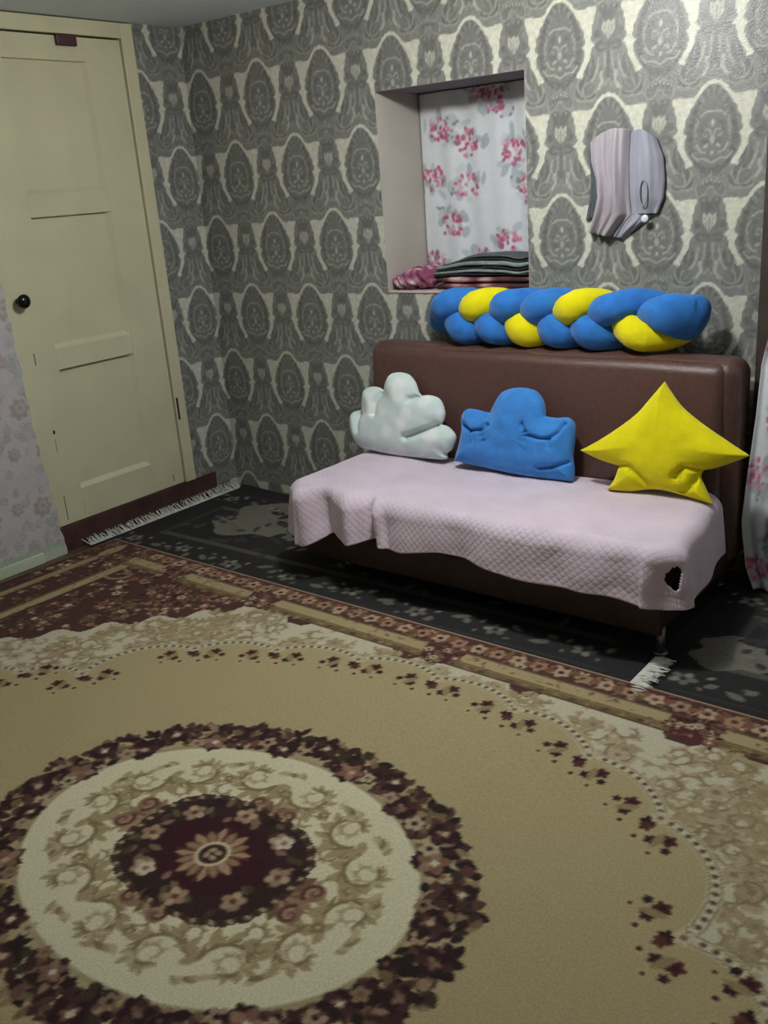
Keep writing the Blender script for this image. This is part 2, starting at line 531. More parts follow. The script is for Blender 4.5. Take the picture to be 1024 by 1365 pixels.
for a, b in ((0.252, 0.768), (0.855, 1.373), (1.460, 1.953)):
    # sunk panel with a sloping moulded border
    d0, d1 = -0.002, -0.020
    g = 0.018
    o = [(PY0, a), (PY1, a), (PY1, b), (PY0, b)]
    n = [(PY0 + .004, a + g), (PY1 - g, a + g), (PY1 - g, b - .001), (PY0 + .004, b - .001)]
    v = [(d0, y, z) for y, z in o] + [(d1, y, z) for y, z in n] + [(-0.035, y, z) for y, z in o]
    f = [[4, 5, 6, 7]] + [[k, (k + 1) % 4, 4 + (k + 1) % 4, 4 + k] for k in range(4)] + [[8 + k, 8 + (k + 1) % 4, (k + 1) % 4, k] for k in range(4)] + [[11, 10, 9, 8]]
    from_np('panel', v, f, M_door, leaf, smooth=False)
# round knob on its neck
bm = bmesh.new()
prof = [(0.0, 0.012), (0.006, 0.012), (0.008, 0.010), (0.020, 0.009), (0.026, 0.018), (0.034, 0.026), (0.044, 0.028), (0.053, 0.022), (0.058, 0.010), (0.059, 0.0)]
rings = []
for h, r in prof:
    rings.append([bm.verts.new((h, r * math.cos(2 * PI * k / 24), r * math.sin(2 * PI * k / 24))) for k in range(24)])
for a, b in zip(rings[:-1], rings[1:]):
    for k in range(24):
        bm.faces.new((a[k], a[(k + 1) % 24], b[(k + 1) % 24], b[k]))
bm.faces.new(rings[0]); bmesh.ops.remove_doubles(bm, verts=bm.verts, dist=1e-5)
kn = finish('knob', bm, M_knob, leaf); kn.location = (0.0, -1.036, 1.066); kn['label'] = 'black metal knob'
lt = finish('latch', box_bm(0.0, 0.018, -0.660, -0.566, 2.006, 2.046, 0.004, 2), M_latch, door, smooth=False); lt['label'] = 'dark red turn latch'
hg = finish('hinge', box_bm(-0.005, 0.0135, -0.331, -0.318, 0.418, 0.525, 0.003, 2), M_gap, door, smooth=False); hg['label'] = 'dark worn hinge'
for y, z, L, t in ((-0.9885, 0.52, 0.016, 0.010), (-1.012, 0.83, 0.050, 0.004), (-1.000, 0.19, 0.11, 0.003), (-0.990, 0.46, 0.06, 0.002), (-0.402, 0.15, 0.035, 0.003)):
    finish('crack', box_bm(-0.004, 0.0006, y - t / 2, y + t / 2, z - L / 2, z + L / 2), M_gap, leaf, smooth=False)

# dark doorway at the right end of the back wall
d2 = tag(bpy.data.objects.new('door_2', None), kind='structure'); link(d2)
finish('jamb', box_bm(DOORX - 0.004, DOORX + 0.052, -0.035, 0.36, 0.0, 2.02, 0.004, 2), M_jamb, d2, smooth=False)
finish('jamb', box_bm(3.38, 3.44, -0.035, 0.36, 0.0, 2.02, 0.004, 2), M_jamb, d2, smooth=False)
finish('head', box_bm(DOORX - 0.004, 3.44, -0.035, 0.36, 2.02, 2.08, 0.004, 2), M_jamb, d2, smooth=False)
finish('door_panel', box_bm(DOORX + 0.052, 3.38, 0.18, 0.22, 0.0, 2.02), M_jamb, d2, smooth=False)
tag(finish('wall_back_end', box_bm(3.44, RX, 0.0, 0.36, 0, CEIL), M_plaster, smooth=False), kind='structure')
tag(finish('trim_2', box_bm(DOORX - 0.004, 3.44, 0.0, 0.36, 2.08, CEIL), M_plaster, smooth=False), kind='structure')


# ------------------------------------------------------------------ big carpet
CU, CV = 1.985, 1.176
def carpet_pattern():
    TAN = (160, 146, 109); CREAM = (182, 176, 150); RED = (76, 52, 47); DK = (48, 34, 34); OL = (104, 92, 62)
    DUSTY = (148, 118, 96); BEIGE = (156, 142, 106); MAR = (58, 32, 36); LT = (170, 156, 126)
    cv = Canvas(-CU, CU, -CV, CV, 0.005, RED)
    rs = random.Random(11)
    Q = [(sx, sy) for sx in (-1, 1) for sy in (-1, 1)]
    # mottled flower ground of the border
    def blossom(x, y, r, dark=None):
        c = rs.choice([DUSTY, (130, 92, 78), (116, 84, 70), LT, OL])
        cv.flower(x, y, r * 1.25, 6, rs.choice([DK, (58, 36, 34), (84, 48, 44)]), None, rs.uniform(0, 3), 0.45)
        cv.flower(x, y, r, 5, c, rs.choice([DK, (96, 50, 46), CREAM]), rs.uniform(0, 3), 0.3)
        for k in range(3):
            a = rs.uniform(0, 6.28)
            cv.leaf(x + r * math.cos(a), y + r * math.sin(a), r * 1.3, r * .32, a + rs.uniform(-.6, .6), rs.choice([OL, DK, DUSTY, (96, 82, 60)]))
    # cream ground with its stepped, wavy corner
    cr = []
    for t in np.linspace(0, 1, 40):
        u = 0.88 + 0.60 * t; v = 0.975 - 0.66 * t ** 1.15
        a = 0.018 * math.sin(t * 34)
        cr.append((u + a, v + a))
    quarter = [(0, 0.982), (0.16, 0.982), (0.18, 0.95), (0.24, 0.945), (0.27, 0.982)] + [(0.62, 0.982), (0.64, 0.955), (0.70, 0.95), (0.73, 0.978)] + cr + [(1.50, 0.20), (1.50, 0)]
    ring = quarter + [(u, -v) for u, v in quarter[::-1]] + [(-u, -v) for u, v in quarter] + [(-u, v) for u, v in quarter[::-1]]
    cv.poly(ring, CREAM)
    # blossoms scattered over the red corners and the outer stripes
    for k in range(3800):
        x = rs.uniform(-CU, CU); y = rs.uniform(-CV, CV)
        ax, ay = abs(x), abs(y)
        corner = ax > 0.88 and ay > 0.975 - 0.66 * ((ax - 0.88) / 0.60 if ax < 1.48 else 1.2) ** 1.15 + 0.04
        outer = ay > 1.08 or ax > 1.68
        if corner or outer: blossom(x, y, rs.uniform(0.010, 0.021))
    def acanthus(x, y, r, rot, hand, c1, c2, n=9, k2=1.0):
        """a curling leaf scroll built from small lobes"""
        for j in range(n):
            t = j / (n - 1); a = rot + hand * t * 4.6; rad = r * (1 - .62 * t)
            px, py = x + rad * math.cos(a), y + rad * math.sin(a)
            L = r * (.95 - .55 * t) * rs.uniform(.8, 1.15)
            cv.leaf(px, py, L, L * .24 * k2, a + hand * (.9 + rs.uniform(-.35, .35)), c1)
            cv.leaf(px, py, L * .75, L * .10 * k2, a + hand * 1.5, c2)
            if j % 2 == 0: cv.leaf(px, py, L * .7, L * .2, a - hand * .5, c1)
        cv.stroke([(x + r * (1 - .62 * t) * math.cos(rot + hand * t * 4.6), y + r * (1 - .62 * t) * math.sin(rot + hand * t * 4.6)) for t in np.linspace(0, 1, 12)], r * .16, c2)
    # vine scrolls and blossoms woven in tan over the cream
    for k in range(620):
        x = rs.uniform(.02, 1.52); y = rs.uniform(.02, .96)
        if (x / 1.15) ** 2 + (y / .86) ** 2 < .9: continue
        if x > .88 and y > .975 - .66 * ((x - .88) / .6) ** 1.15 - .05: continue
        h = rs.choice((-1, 1)); ro = rs.uniform(0, 6.28); rr = rs.uniform(.028, .05); cc = rs.choice([((150, 136, 106), (132, 116, 86)), ((156, 140, 108), (140, 126, 94)), ((166, 150, 122), (128, 112, 86))])
        fl = rs.random() < .35
        for sx, sy in Q:
            a = math.atan2(sy * math.sin(ro), sx * math.cos(ro))
            if fl: cv.flower(sx * x, sy * y, rr * .7, 6, cc[0], cc[1], a, .35)
            else: acanthus(sx * x, sy * y, rr, a, h * sx * sy, cc[0], cc[1], 6)
    # stripes along the long sides and ends
    for s in (-1, 1):
        def hb(a, b, col, x1=1.70): cv.rect(-x1, x1, min(s * a, s * b), max(s * a, s * b), col)
        hb(1.023, 1.072, BEIGE); hb(0.990, 1.008, OL); hb(1.008, 1.023, (120, 100, 70)); hb(1.072, 1.080, (90, 70, 52), 1.72)
        cv.rect(-CU, CU, min(s * 1.164, s * 1.18), max(s * 1.164, s * 1.18), (150, 136, 112))
        cv.rect(-CU, CU, min(s * 1.154, s * 1.164), max(s * 1.154, s * 1.164), (84, 54, 48))
        for k in range(46):
            x = -1.62 + k * 0.072
            cv.flower(x, s * 1.118, 0.030, 5, DUSTY if k % 2 else (168, 144, 118), DK if k % 3 else RED, k, 0.35)
            cv.leaf(x + .02, s * 1.118, 0.04, 0.010, rs.uniform(-1, 1), OL); cv.leaf(x - .02, s * 1.125, 0.035, 0.009, 3 + rs.uniform(-1, 1), (120, 74, 62))
        for k in range(64):
            cv.ell(-1.6 + k * 0.05, s * 1.0, 0.012, 0.007, (76, 60, 44) if k % 2 else (130, 112, 74), 0.3)
        # dark red blocks that break the beige stripe
        for bx in (-1.42, -0.92, -0.12, 0.68, 1.48):
            if abs(bx) > 1.5: continue
            W2 = 0.075
            cv.poly([(bx - W2, s * 1.075), (bx - W2 * .6, s * .985), (bx, s * 0.965), (bx + W2 * .7, s * .985), (bx + W2, s * 1.075)], (78, 46, 46))
            for q in range(8): blossom(bx + rs.uniform(-W2, W2) * .8, s * rs.uniform(.99, 1.06), 0.016)
        # end stripes
        e = lambda a, b, col, v1=1.075: cv.rect(min(s * a, s * b), max(s * a, s * b), -v1, v1, col)
        e(1.640, 1.685, BEIGE); e(1.685, 1.70, OL); e(1.625, 1.640, (70, 56, 42))
        e(1.835, 1.875, (146, 130, 96), 0.99); e(1.955, 1.985, (104, 84, 58), 1.18); e(1.945, 1.955, (50, 36, 30), 1.18)
        for t in (-1, 1):        # mitred beige corner
            cv.stroke([(s * 1.30, t * 1.047), (s * 1.662, t * 1.047), (s * 1.662, t * 0.6)], 0.045, BEIGE)
            cv.leaf(s * 1.86, t * 0.99, 0.16, 0.03, t * PI / 2, (150, 134, 100))
            cv.curl(s * 1.62, t * .93, 0.07, 0, 1.2, 0.016, DUSTY, s * t)
    for k in range(2400):                          # woven flecks over the beige stripes
        x = rs.uniform(-CU, CU); y = rs.choice((-1, 1)) * rs.uniform(.985, 1.16)
        if rs.random() < .4: x, y = rs.choice((-1, 1)) * rs.uniform(1.62, 1.95), rs.uniform(-1.1, 1.1)
        cv.leaf(x, y, rs.uniform(.012, .03), rs.uniform(.003, .006), rs.uniform(0, 6.28), rs.choice([(120, 96, 72), (98, 72, 58), (150, 134, 104), (132, 104, 82), (84, 62, 52)]), .7)
    # tan field inside a beaded scallop
    cus = [(0.0, 0.900), (0.28, 0.872), (0.55, 0.785), (0.795, 0.652), (0.975, 0.345), (1.165, 0.245), (1.36, 0.0)]
    def lobes(pts):
        out = []
        for (x0, y0), (x1, y1) in zip(pts[:-1], pts[1:]):
            ch = math.hypot(x1 - x0, y1 - y0); nx, ny = (y0 - y1) / ch, (x1 - x0) / ch
            if nx * (x0 + x1) + ny * (y0 + y1) < 0: nx, ny = -nx, -ny
            h = 0.24 * ch if ch > .3 else 0.17 * ch
            for t in np.linspace(0, 1, 14)[:-1]:
                b = h * math.sin(PI * t) ** 0.75
                out.append((x0 + (x1 - x0) * t + nx * b, y0 + (y1 - y0) * t + ny * b))
        return out
    q = lobes(cus) + [cus[-1]]
    off = -0.035
    full = q + [(x, -y) for x, y in q[::-1]][1:] + [(-x, -y) for x, y in q][1:] + [(-x, y) for x, y in q[::-1]][1:]
    full = np.array(full) + np.array([off, 0])
    cv.poly(full, TAN)
    cv.stroke(full, 0.036, (176, 166, 132))
    cv.stroke(full, 0.026, (122, 110, 80))
    cv.stroke(full, 0.020, (184, 176, 148))
    seg = np.hypot(*np.diff(full, axis=0).T); cs = np.concatenate([[0], np.cumsum(seg)])
    for d in np.arange(0, cs[-1], 0.026):
        cv.ell(np.interp(d, cs, full[:, 0]), np.interp(d, cs, full[:, 1]), 0.0068, 0.0068, (84, 70, 54))
    # flower sprays hanging at the cusps
    for (ux, vy) in cus[:-1]:
        for sx, sy in Q:
            if ux == 0 and sx < 0: continue
            x, y = sx * ux + off, sy * vy
            nrm = Vector((-x * .7, -y * 1.2)).normalized(); tx, ty = -nrm.y, nrm.x
            def at(a, b): return (x + tx * a + nrm.x * b, y + ty * a + nrm.y * b)
            for a, b, r, c, cc in ((0, .03, .020, DK, None), (.012, .045, .017, (84, 48, 42), None), (.075, .028, .021, (76, 40, 38), DK), (.055, .060, .016, DK, None),
                                   (-.075, .028, .021, (76, 40, 38), DK), (-.055, .060, .016, DK, None), (.10, .052, .012, DK, None), (-.10, .052, .012, DK, None),
                                   (.03, .086, .017, (168, 148, 108), DK), (-.03, .086, .017, (168, 148, 108), DK), (.09, .088, .013, (170, 150, 110), DK), (-.09, .088, .013, (170, 150, 110), DK)):
                p = at(a, b); cv.flower(p[0], p[1], r, 5, c, cc, rs.uniform(0, 3), 0.4, 0.36)
            p = at(0, 0); cv.flower(p[0], p[1], 0.024, 6, (176, 164, 134), (110, 92, 70), 0, 0.4)
            for a in (-0.05, 0.05):
                p = at(a, .02); cv.leaf(p[0], p[1], 0.06, 0.011, math.atan2(nrm.y, nrm.x) + a * 9, (134, 118, 84))
    # central medallion: ring of dark roses round a cream oval
    A, B = 0.515, 0.385
    cv.ell(0, 0, A + 0.004, B + 0.004, (150, 136, 104))
    cv.ell(0, 0, A - 0.010, B - 0.010, (200, 194, 162))
    n = 31
    BR = [DK, (44, 36, 32), (60, 42, 38), (84, 58, 50)]
    def ringpt(th, rr): return (A + rr) * math.cos(th), (B + rr * .88) * math.sin(th)
    for k in range(n * 34):                        # foliage behind the roses
        th = rs.uniform(0, 2 * PI); rr = rs.uniform(-.006, .100)
        x, y = ringpt(th, rr)
        a0 = math.atan2(y, x)
        cv.leaf(x, y, rs.uniform(.028, .05), rs.uniform(.009, .015), a0 + rs.uniform(-1.5, 1.5), rs.choice(BR + BR + [OL, (112, 90, 70), (132, 112, 86), (60, 52, 40), (96, 72, 60)]))
    for k in range(n):
        th = k / n * 2 * PI + .05 + rs.uniform(-.02, .02)
        rr = .050 + .026 * (-1) ** k
        x, y = ringpt(th, rr)
        r = rs.uniform(.034, .047)
        for q in range(6): cv.leaf(x, y, r * 1.15, r * .30, rs.uniform(0, 6.28), rs.choice(BR))
        for q in range(6):
            a2 = q * 1.047 + th * 3
            cv.ell(x + r * .55 * math.cos(a2), y + r * .5 * math.sin(a2), r * .42, r * .36, DK if (q + k) % 3 else (70, 46, 42), a2)
        for q in range(5):
            a2 = q * 1.257 + th
            cv.ell(x + r * .26 * math.cos(a2), y + r * .26 * math.sin(a2), r * .2, r * .15, [(112, 84, 70), (58, 40, 38), (130, 104, 84), (90, 64, 54)][(q + k) % 4], a2)
        if k % 4 == 3:
            for q in range(5): cv.leaf(x, y, r * .9, r * .3, q * 1.257 + th, (134, 106, 86) if q % 2 else (116, 88, 70))
        cv.flower(x + .004, y, r * .24, 4, [CREAM, (170, 146, 120), (188, 176, 150)][k % 3] if k % 5 else (120, 96, 78), None, th, .3)
        x, y = ringpt(th + .10, .012 + rs.uniform(-.012, .03))
        cv.flower(x, y, rs.uniform(.016, .026), 5, rs.choice([(150, 128, 104), (126, 104, 82), DK, (160, 146, 118)]), rs.choice([DK, (110, 80, 64)]), rs.uniform(0, 3), .35)
        x, y = ringpt(th + .09, .110)
        if k % 2: cv.flower(x, y, .014, 4, (64, 46, 42), None, th, .4)
    # acanthus scrolls on the cream oval
    S1, S2, S3 = (152, 137, 103), (122, 106, 76), (172, 160, 126)
    for k in range(14):
        th = k / 14 * 2 * PI + .1; hand = 1 if k % 2 else -1
        x, y = (A - .130) * math.cos(th), (B - .105) * math.sin(th)
        acanthus(x, y, .062, th + hand * 2.0, hand, S1, S2, 10, .85)
        acanthus(x, y, .030, th - hand * 1.0, -hand, S3, S1, 6)
        x2, y2 = (A - .215) * math.cos(th + .22), (B - .175) * math.sin(th + .22)
        acanthus(x2, y2, .030, th, -hand, S1, S2, 6, .8)
        for j in range(5): cv.leaf((A - .09) * math.cos(th + .16 + .03 * j), (B - .07) * math.sin(th + .16 + .03 * j), rs.uniform(.025, .045), .008, th + hand * (1.0 + .25 * j), (S1, S3, S2)[j % 3])
        cv.flower((A - .165) * math.cos(th + .23), (B - .13) * math.sin(th + .23), .016, 5, S2, S3, th, .35)
    # dark red heart with scrolled tips
    a, b = .238, .182
    for th0, L, wdt in ((0, .312, .050), (PI, .312, .050), (PI / 2, .226, .060), (-PI / 2, .226, .060)):
        ex, ey = math.cos(th0), math.sin(th0); px, py = -ey, ex
        for q in range(9): cv.leaf(ex * (L - .09), ey * (L - .09), .08, .016, th0 + (q - 4) * .3, rs.choice([(140, 110, 88), (116, 82, 68), (150, 124, 98), OL]))
        for s in (-1, 1):
            cx, cy = ex * (L - .035) + px * s * wdt * .75, ey * (L - .035) + py * s * wdt * .75
            cv.ell(cx, cy, .025, .025, (128, 100, 80))
            cv.curl(cx, cy, .027, th0 + PI + s * 1.2, .9, .012, (86, 56, 48), -s)
            cv.curl(cx, cy, .018, th0 + PI + s * 1.2, .8, .006, (164, 136, 108), -s)
    pts = []
    for t in np.linspace(0, 2 * PI, 120):
        k = 1 + .045 * math.cos(4 * t + PI) + .012 * math.cos(24 * t)
        pts.append((a * 1.04 * k * math.cos(t), b * 1.04 * k * math.sin(t)))
    cv.poly(pts, (76, 60, 50))
    for i, t in enumerate(np.linspace(0, 2 * PI, 72)[:-1]):
        k = 1 + .045 * math.cos(4 * t + PI)
        cv.leaf(a * .95 * k * math.cos(t), b * .95 * k * math.sin(t), .020, .0050, t + .5, (156, 138, 106) if i % 2 else (58, 44, 38))
    cv.poly([(x * .92, y * .92) for x, y in pts], (54, 40, 38))
    cv.ell(0, 0, .158, .120, MAR)
    for k in range(60):
        th = rs.uniform(0, 2 * PI); q = rs.uniform(.62, .9)
        cv.leaf(a * q * math.cos(th), b * q * math.sin(th), rs.uniform(.025, .04), .009, rs.uniform(0, 6.28), rs.choice([(112, 98, 74), (92, 80, 58), (128, 98, 82), DK, (74, 62, 46)]))
    for k in range(8):
        th = k / 8 * 2 * PI + .2
        x, y = a * .76 * math.cos(th), b * .76 * math.sin(th)
        for q in range(5):
            a2 = q * 1.257 + th
            cv.ell(x + .016 * math.cos(a2), y + .016 * math.sin(a2), .013, .011, [(168, 146, 116), (140, 116, 94), (150, 126, 100)][(q + k) % 3], a2)
        cv.ell(x, y, .008, .008, (96, 60, 52))
        if k % 4 == 1: cv.flower(x + .01, y, .024, 5, (188, 176, 152), (130, 104, 86), th, .3)
    for k in range(16):
        th = k / 16 * 2 * PI + .1
        L = .062 if k % 2 else .054
        cv.leaf(.026 * math.cos(th), .026 * math.sin(th), L * 1.08, .0150, th, (84, 52, 46))
        cv.leaf(.026 * math.cos(th), .026 * math.sin(th), L, .0115, th, (160, 130, 102) if k % 2 else (138, 112, 84))
    for k in range(4):
        th = k * PI / 2 + .35
        cv.stroke([(.04 * math.cos(th), .04 * math.sin(th)), (.088 * math.cos(th), .088 * math.sin(th))], .006, (90, 50, 46))
    cv.ell(0, 0, .041, .041, (192, 180, 146)); cv.ell(0, 0, .032, .032, (58, 44, 38))
    for k in range(4): cv.ell(.013 * math.cos(k * PI / 2 + .8), .013 * math.sin(k * PI / 2 + .8), .010, .007, (160, 140, 106), k)
    cv.a = lin(cv.a)
    return cv


cp = carpet_pattern()
U, Vv = np.meshgrid(cp.xs, cp.ys)
H = 0.0115 + 0.0012 * np.sin(U * 3.1 + 1) * np.sin(Vv * 2.7)
de = np.minimum(CU - np.abs(U), CV - np.abs(Vv))
H = H * np.clip(0.62 + de / 0.012 * 0.38, 0.62, 1.0)
carpet = thing('area_carpet', 'large tan carpet with a round flower medallion and dark red border', 'carpet', (2.04, -2.10, 0.0066), (0, 0, math.radians(-2.1)))
from_np('pile', np.stack([U, Vv, H], -1), grid_faces(cp.nx, cp.ny), M_carpet, carpet, colors=cp.a)
bm = bmesh.new()
box_bm(-CU - 0.004, CU + 0.004, -CV - 0.004, CV + 0.004, 0.0, 0.0070, 0.003, 2, bm=bm)
finish('binding', bm, M_edge, carpet)


# ------------------------------------------------------------------ runner rugs under the sofa
def runner_pattern(L, Wd, seed, ex0, ey0, pr):
    G0, G1, G2, G3 = (46, 44, 44), (58, 57, 56), (100, 98, 90), (124, 122, 112)
    cv = Canvas(0, L, -Wd / 2, Wd / 2, 0.006, G0)
    rs = random.Random(seed)
    h = Wd / 2
    for s in (-1, 1):
        cv.rect(0.14, L - 0.14, s * (h - .285) - .016, s * (h - .285) + .016, (78, 76, 70))
        cv.rect(0.10, L - 0.10, s * (h - .10) - .004, s * (h - .10) + .004, G1)
    cv.rect(0.14, 0.17, -(h - .28), h - .28, G1); cv.rect(L - .17, L - .14, -(h - .28), h - .28, G1)
    # pale shield shapes at the ends of the inner field
    for ex, sg in ((ex0, 1), (L - 0.40, -1)):
        pts = []
        for t in np.linspace(0, 2 * PI, 60):
            r = (1 + .16 * math.cos(3 * t) + .09 * math.cos(7 * t)) * pr
            pts.append((ex + sg * .10 * pr + .27 * r * math.cos(t), ey0 + .20 * r * math.sin(t)))
        cv.poly(pts, (108, 106, 96))
        for k in range(5): cv.leaf(ex + sg * (.02 + .1 * k), ey0 + .1 - .06 * k, .09, .022, k * 1.3, G0)
    for x in np.arange(0.75, L - .7, .3):
        cv.flower(x, 0.05, .06, 6, G2, G0, x, .3)
    for s in (-1, 1):
        x = 0.10
        k = 0
        while x < L - .08:
            y = s * (h - .17 + .015 * math.sin(k * 2.1))
            big = k % 2 == 0
            if big:
                for q in range(5):
                    a = q * 1.257 + k
                    cv.ell(x + .026 * math.cos(a), y + .022 * math.sin(a), .017, .013, G3 if q % 2 else G2, a)
                cv.ell(x, y, .010, .010, G0)
                for dx in (-.085, .085):
                    cv.leaf(x + dx - .02, y + rs.uniform(-.03, .03), .045, .014, rs.uniform(0, 6), G2)
                    cv.ell(x + dx * .8, y + .035, .013, .008, G3, rs.uniform(0, 3)); cv.ell(x + dx * .7, y - .035, .011, .007, G2, rs.uniform(0, 3))
            else:
                cv.leaf(x - .03, y, .07, .015, rs.uniform(-.6, .6), G2)
                cv.ell(x + .02, y + .03, .014, .010, (92, 92, 84))
            x += .155; k += 1
    for k in range(110):
        x, y = rs.uniform(.18, L - .18), rs.uniform(-h + .30, h - .3)
        cv.leaf(x, y, rs.uniform(.04, .08), .014, rs.uniform(0, 6.28), rs.choice([G1, G2, G1, (66, 66, 60)]))
    cv.a = lin(cv.a)
    return cv


def tufts(name, parent, x0, dx, ya, yb, seed, n=90, curl=0.012, zmax=0.0, base=0.0055):
    """soft cotton fringe: bunches of thin flat threads at the rug's end"""
    rs = random.Random(seed)
    bm = bmesh.new()
    for k in range(n):
        y = ya + (yb - ya) * (k + rs.uniform(.1, .9)) / n
        L = abs(dx) * rs.uniform(.7, 1.15); sg = 1 if dx > 0 else -1
        sw = rs.uniform(-.022, .022); wv = rs.uniform(.003, .0055)
        z0 = base; up = rs.uniform(.3, 1) * curl
        prev = None
        for j in range(5):
            t = j / 4
            px = x0 + sg * L * t; py = y + sw * t * t + rs.uniform(-.002, .002)
            pz = z0 * (1 - t * (base < .006)) + .0012 + up * math.sin(t * PI * .8) + zmax * t * t
            ww = wv * (1 - .55 * t)
            ring = [bm.verts.new((px, py - ww, pz)), bm.verts.new((px, py, pz + .003)), bm.verts.new((px, py + ww, pz)), bm.verts.new((px, py, pz - .001))]
            if prev:
                for q in range(4): bm.faces.new((prev[q], prev[(q + 1) % 4], ring[(q + 1) % 4], ring[q]))
            else: bm.faces.new(ring[::-1])
            prev = ring
        bm.faces.new(prev)
    return tag(finish(name, bm, M_fringe, parent), kind='stuff')


def runner(label, loc, rotz, L, Wd, seed, fr_left, fr_right, curlback=0.0, ex0=.40, ey0=.14, pr=1.0):
    r = thing('runner_rug', label, 'rug', loc, (0, 0, rotz), 'dark floral rugs along the back wall')
    cv = runner_pattern(L, Wd, seed, ex0, ey0, pr)
    U, Vv = np.meshgrid(cv.xs, cv.ys)
    Hh = 0.0042 + 0.0008 * np.sin(U * 9) * np.sin(Vv * 7)
    if curlback:
        Hh = Hh + curlback * np.clip((Vv - (Wd / 2 - .06)) / .06, 0, 1) ** 2 * (0.5 + 0.5 * np.sin(U * 11 + 1.2)) * np.exp(-U * 1.2)
    from_np('pile', np.stack([U, Vv, Hh], -1), grid_faces(cv.nx, cv.ny), M_runner, r, colors=cv.a)
    finish('backing', box_bm(0.001, L - .001, -Wd / 2 + .001, Wd / 2 - .001, 0.0, 0.003), M_gap, r, smooth=False)
    if fr_left: tufts('fringe', r, 0.004, -.062, -Wd / 2 + .01, Wd / 2 - .01, seed + 1, 150, .006, 0.03)
    if fr_right: tufts('fringe', r, L - .004, .062, -Wd / 2 + .01, -Wd / 2 + .235, seed + 2, 74, .006, .0, .010)
    return r


runner('dark floral runner rug under the brown sofa, white fringe by the door', (0.055, -0.490, 0.0005), math.radians(-1.0), 2.478, 0.93, 21, True, True, 0.014)
runner('dark floral rug past the white fringe, below the right hand curtain', (2.540, -0.535, 0.0004), math.radians(-1.0), 1.5, 0.93, 31, False, False, 0.0, .135, -.09, .52)


# ------------------------------------------------------------------ sofa
SR = math.radians(-1.7)
SO = (1.83, -0.42)
sofa = thing('sofa', 'low armless sofa in glossy dark brown leatherette against the wallpaper', 'sofa', (SO[0], SO[1], 0), (0, 0, SR))
def sx(a): return a - SO[0]
def sy(a): return a - SO[1]

def soft(bm, amp, fr):
    for v in bm.verts:
        n = noise.noise_vector(v.co * fr)
        v.co += n * amp
    return bm

def subdiv_box(x0, x1, y0, y1, z0, z1, bevel, seg, cuts=10):
    b = box_bm(x0, x1, y0, y1, z0, z1, bevel, seg)
    es = [e for e in b.edges if abs(e.verts[0].co.x - e.verts[1].co.x) > (x1 - x0) * .6]
    bmesh.ops.subdivide_edges(b, edges=es, cuts=cuts, use_grid_fill=True)
    return b

b = subdiv_box(sx(1.062), sx(2.560), sy(-0.215), sy(-0.058), 0.09, 0.797, 0.055, 6)
finish('backrest', soft(b, 0.004, 4), M_leather, sofa)
b = subdiv_box(sx(1.085), sx(2.520), sy(-0.262), sy(-0.16), 0.20, 0.785, 0.035, 5)
for v in b.verts:
    v.co.y += 0.035 * max(0, (v.co.z - .3)) / .5
finish('back_cushion', soft(b, 0.005, 3), M_leather, sofa)
b = subdiv_box(sx(1.105), sx(2.500), sy(-0.738), sy(-0.268), 0.185, 0.345, 0.05, 5)
for v in b.verts:
    v.co.x += .06 * min(1, max(0, (v.co.x + SO[0] - 2.0) / .5)) * min(1, max(0, (sy(-.262) - v.co.y) / .5))
finish('seat', soft(b, 0.005, 3), M_leather, sofa)
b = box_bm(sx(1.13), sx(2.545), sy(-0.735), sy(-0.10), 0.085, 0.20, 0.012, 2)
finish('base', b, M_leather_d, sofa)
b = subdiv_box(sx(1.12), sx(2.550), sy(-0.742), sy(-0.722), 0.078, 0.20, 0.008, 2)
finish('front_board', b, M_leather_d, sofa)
def legbm(x, y):
    bm = bmesh.new()
    for r, a, c in ((.013, .012, .095), (.021, .0055, .014)):
        bmesh.ops.create_cone(bm, cap_ends=True, segments=14, radius1=r, radius2=r, depth=c - a, matrix=Matrix.Translation((x, y, (a + c) / 2)))
    return bm
for x, y in ((2.535, -0.705), (1.22, -0.60), (2.50, -0.13), (1.17, -0.13)):
    finish('leg', legbm(sx(x), sy(y)), M_metal, sofa)


# ------------------------------------------------------------------ quilted cover on the seat
def quilt_mat():
    m = mat_basic('pink_quilted_cover', (212, 196, 208), 0.85, 0.07, 7.0, spec=0.15, sheen=0.2)
    nt = m.node_tree; N = nt.nodes
    at = N.new('ShaderNodeAttribute'); at.attribute_name = 'quilt'
    sep = N.new('ShaderNodeSeparateXYZ'); nt.links.new(at.outputs['Vector'], sep.inputs[0])
    def math_(op, a, b=None):
        n = N.new('ShaderNodeMath'); n.operation = op
        for k, v in ((0, a), (1, b)):
            if v is None: continue
            if isinstance(v, (int, float)): n.inputs[k].default_value = v
            else: nt.links.new(v, n.inputs[k])
        return n.outputs[0]
    p = math_('ADD', sep.outputs[0], sep.outputs[1]); q = math_('SUBTRACT', sep.outputs[0], sep.outputs[1])
    f = 2 * PI / 0.024 / 2
    a = math_('ABSOLUTE', math_('SINE', math_('MULTIPLY', p, f))); b_ = math_('ABSOLUTE', math_('SINE', math_('MULTIPLY', q, f)))
    h = math_('POWER', math_('MULTIPLY', a, b_), 0.5)
    bp = N.new('ShaderNodeBump'); bp.inputs['Strength'].default_value = 0.38; bp.inputs['Distance'].default_value = 0.003
    nt.links.new(h, bp.inputs['Height'])
    nt.links.new(bp.outputs['Normal'], N['Principled BSDF'].inputs['Normal'])
    return m

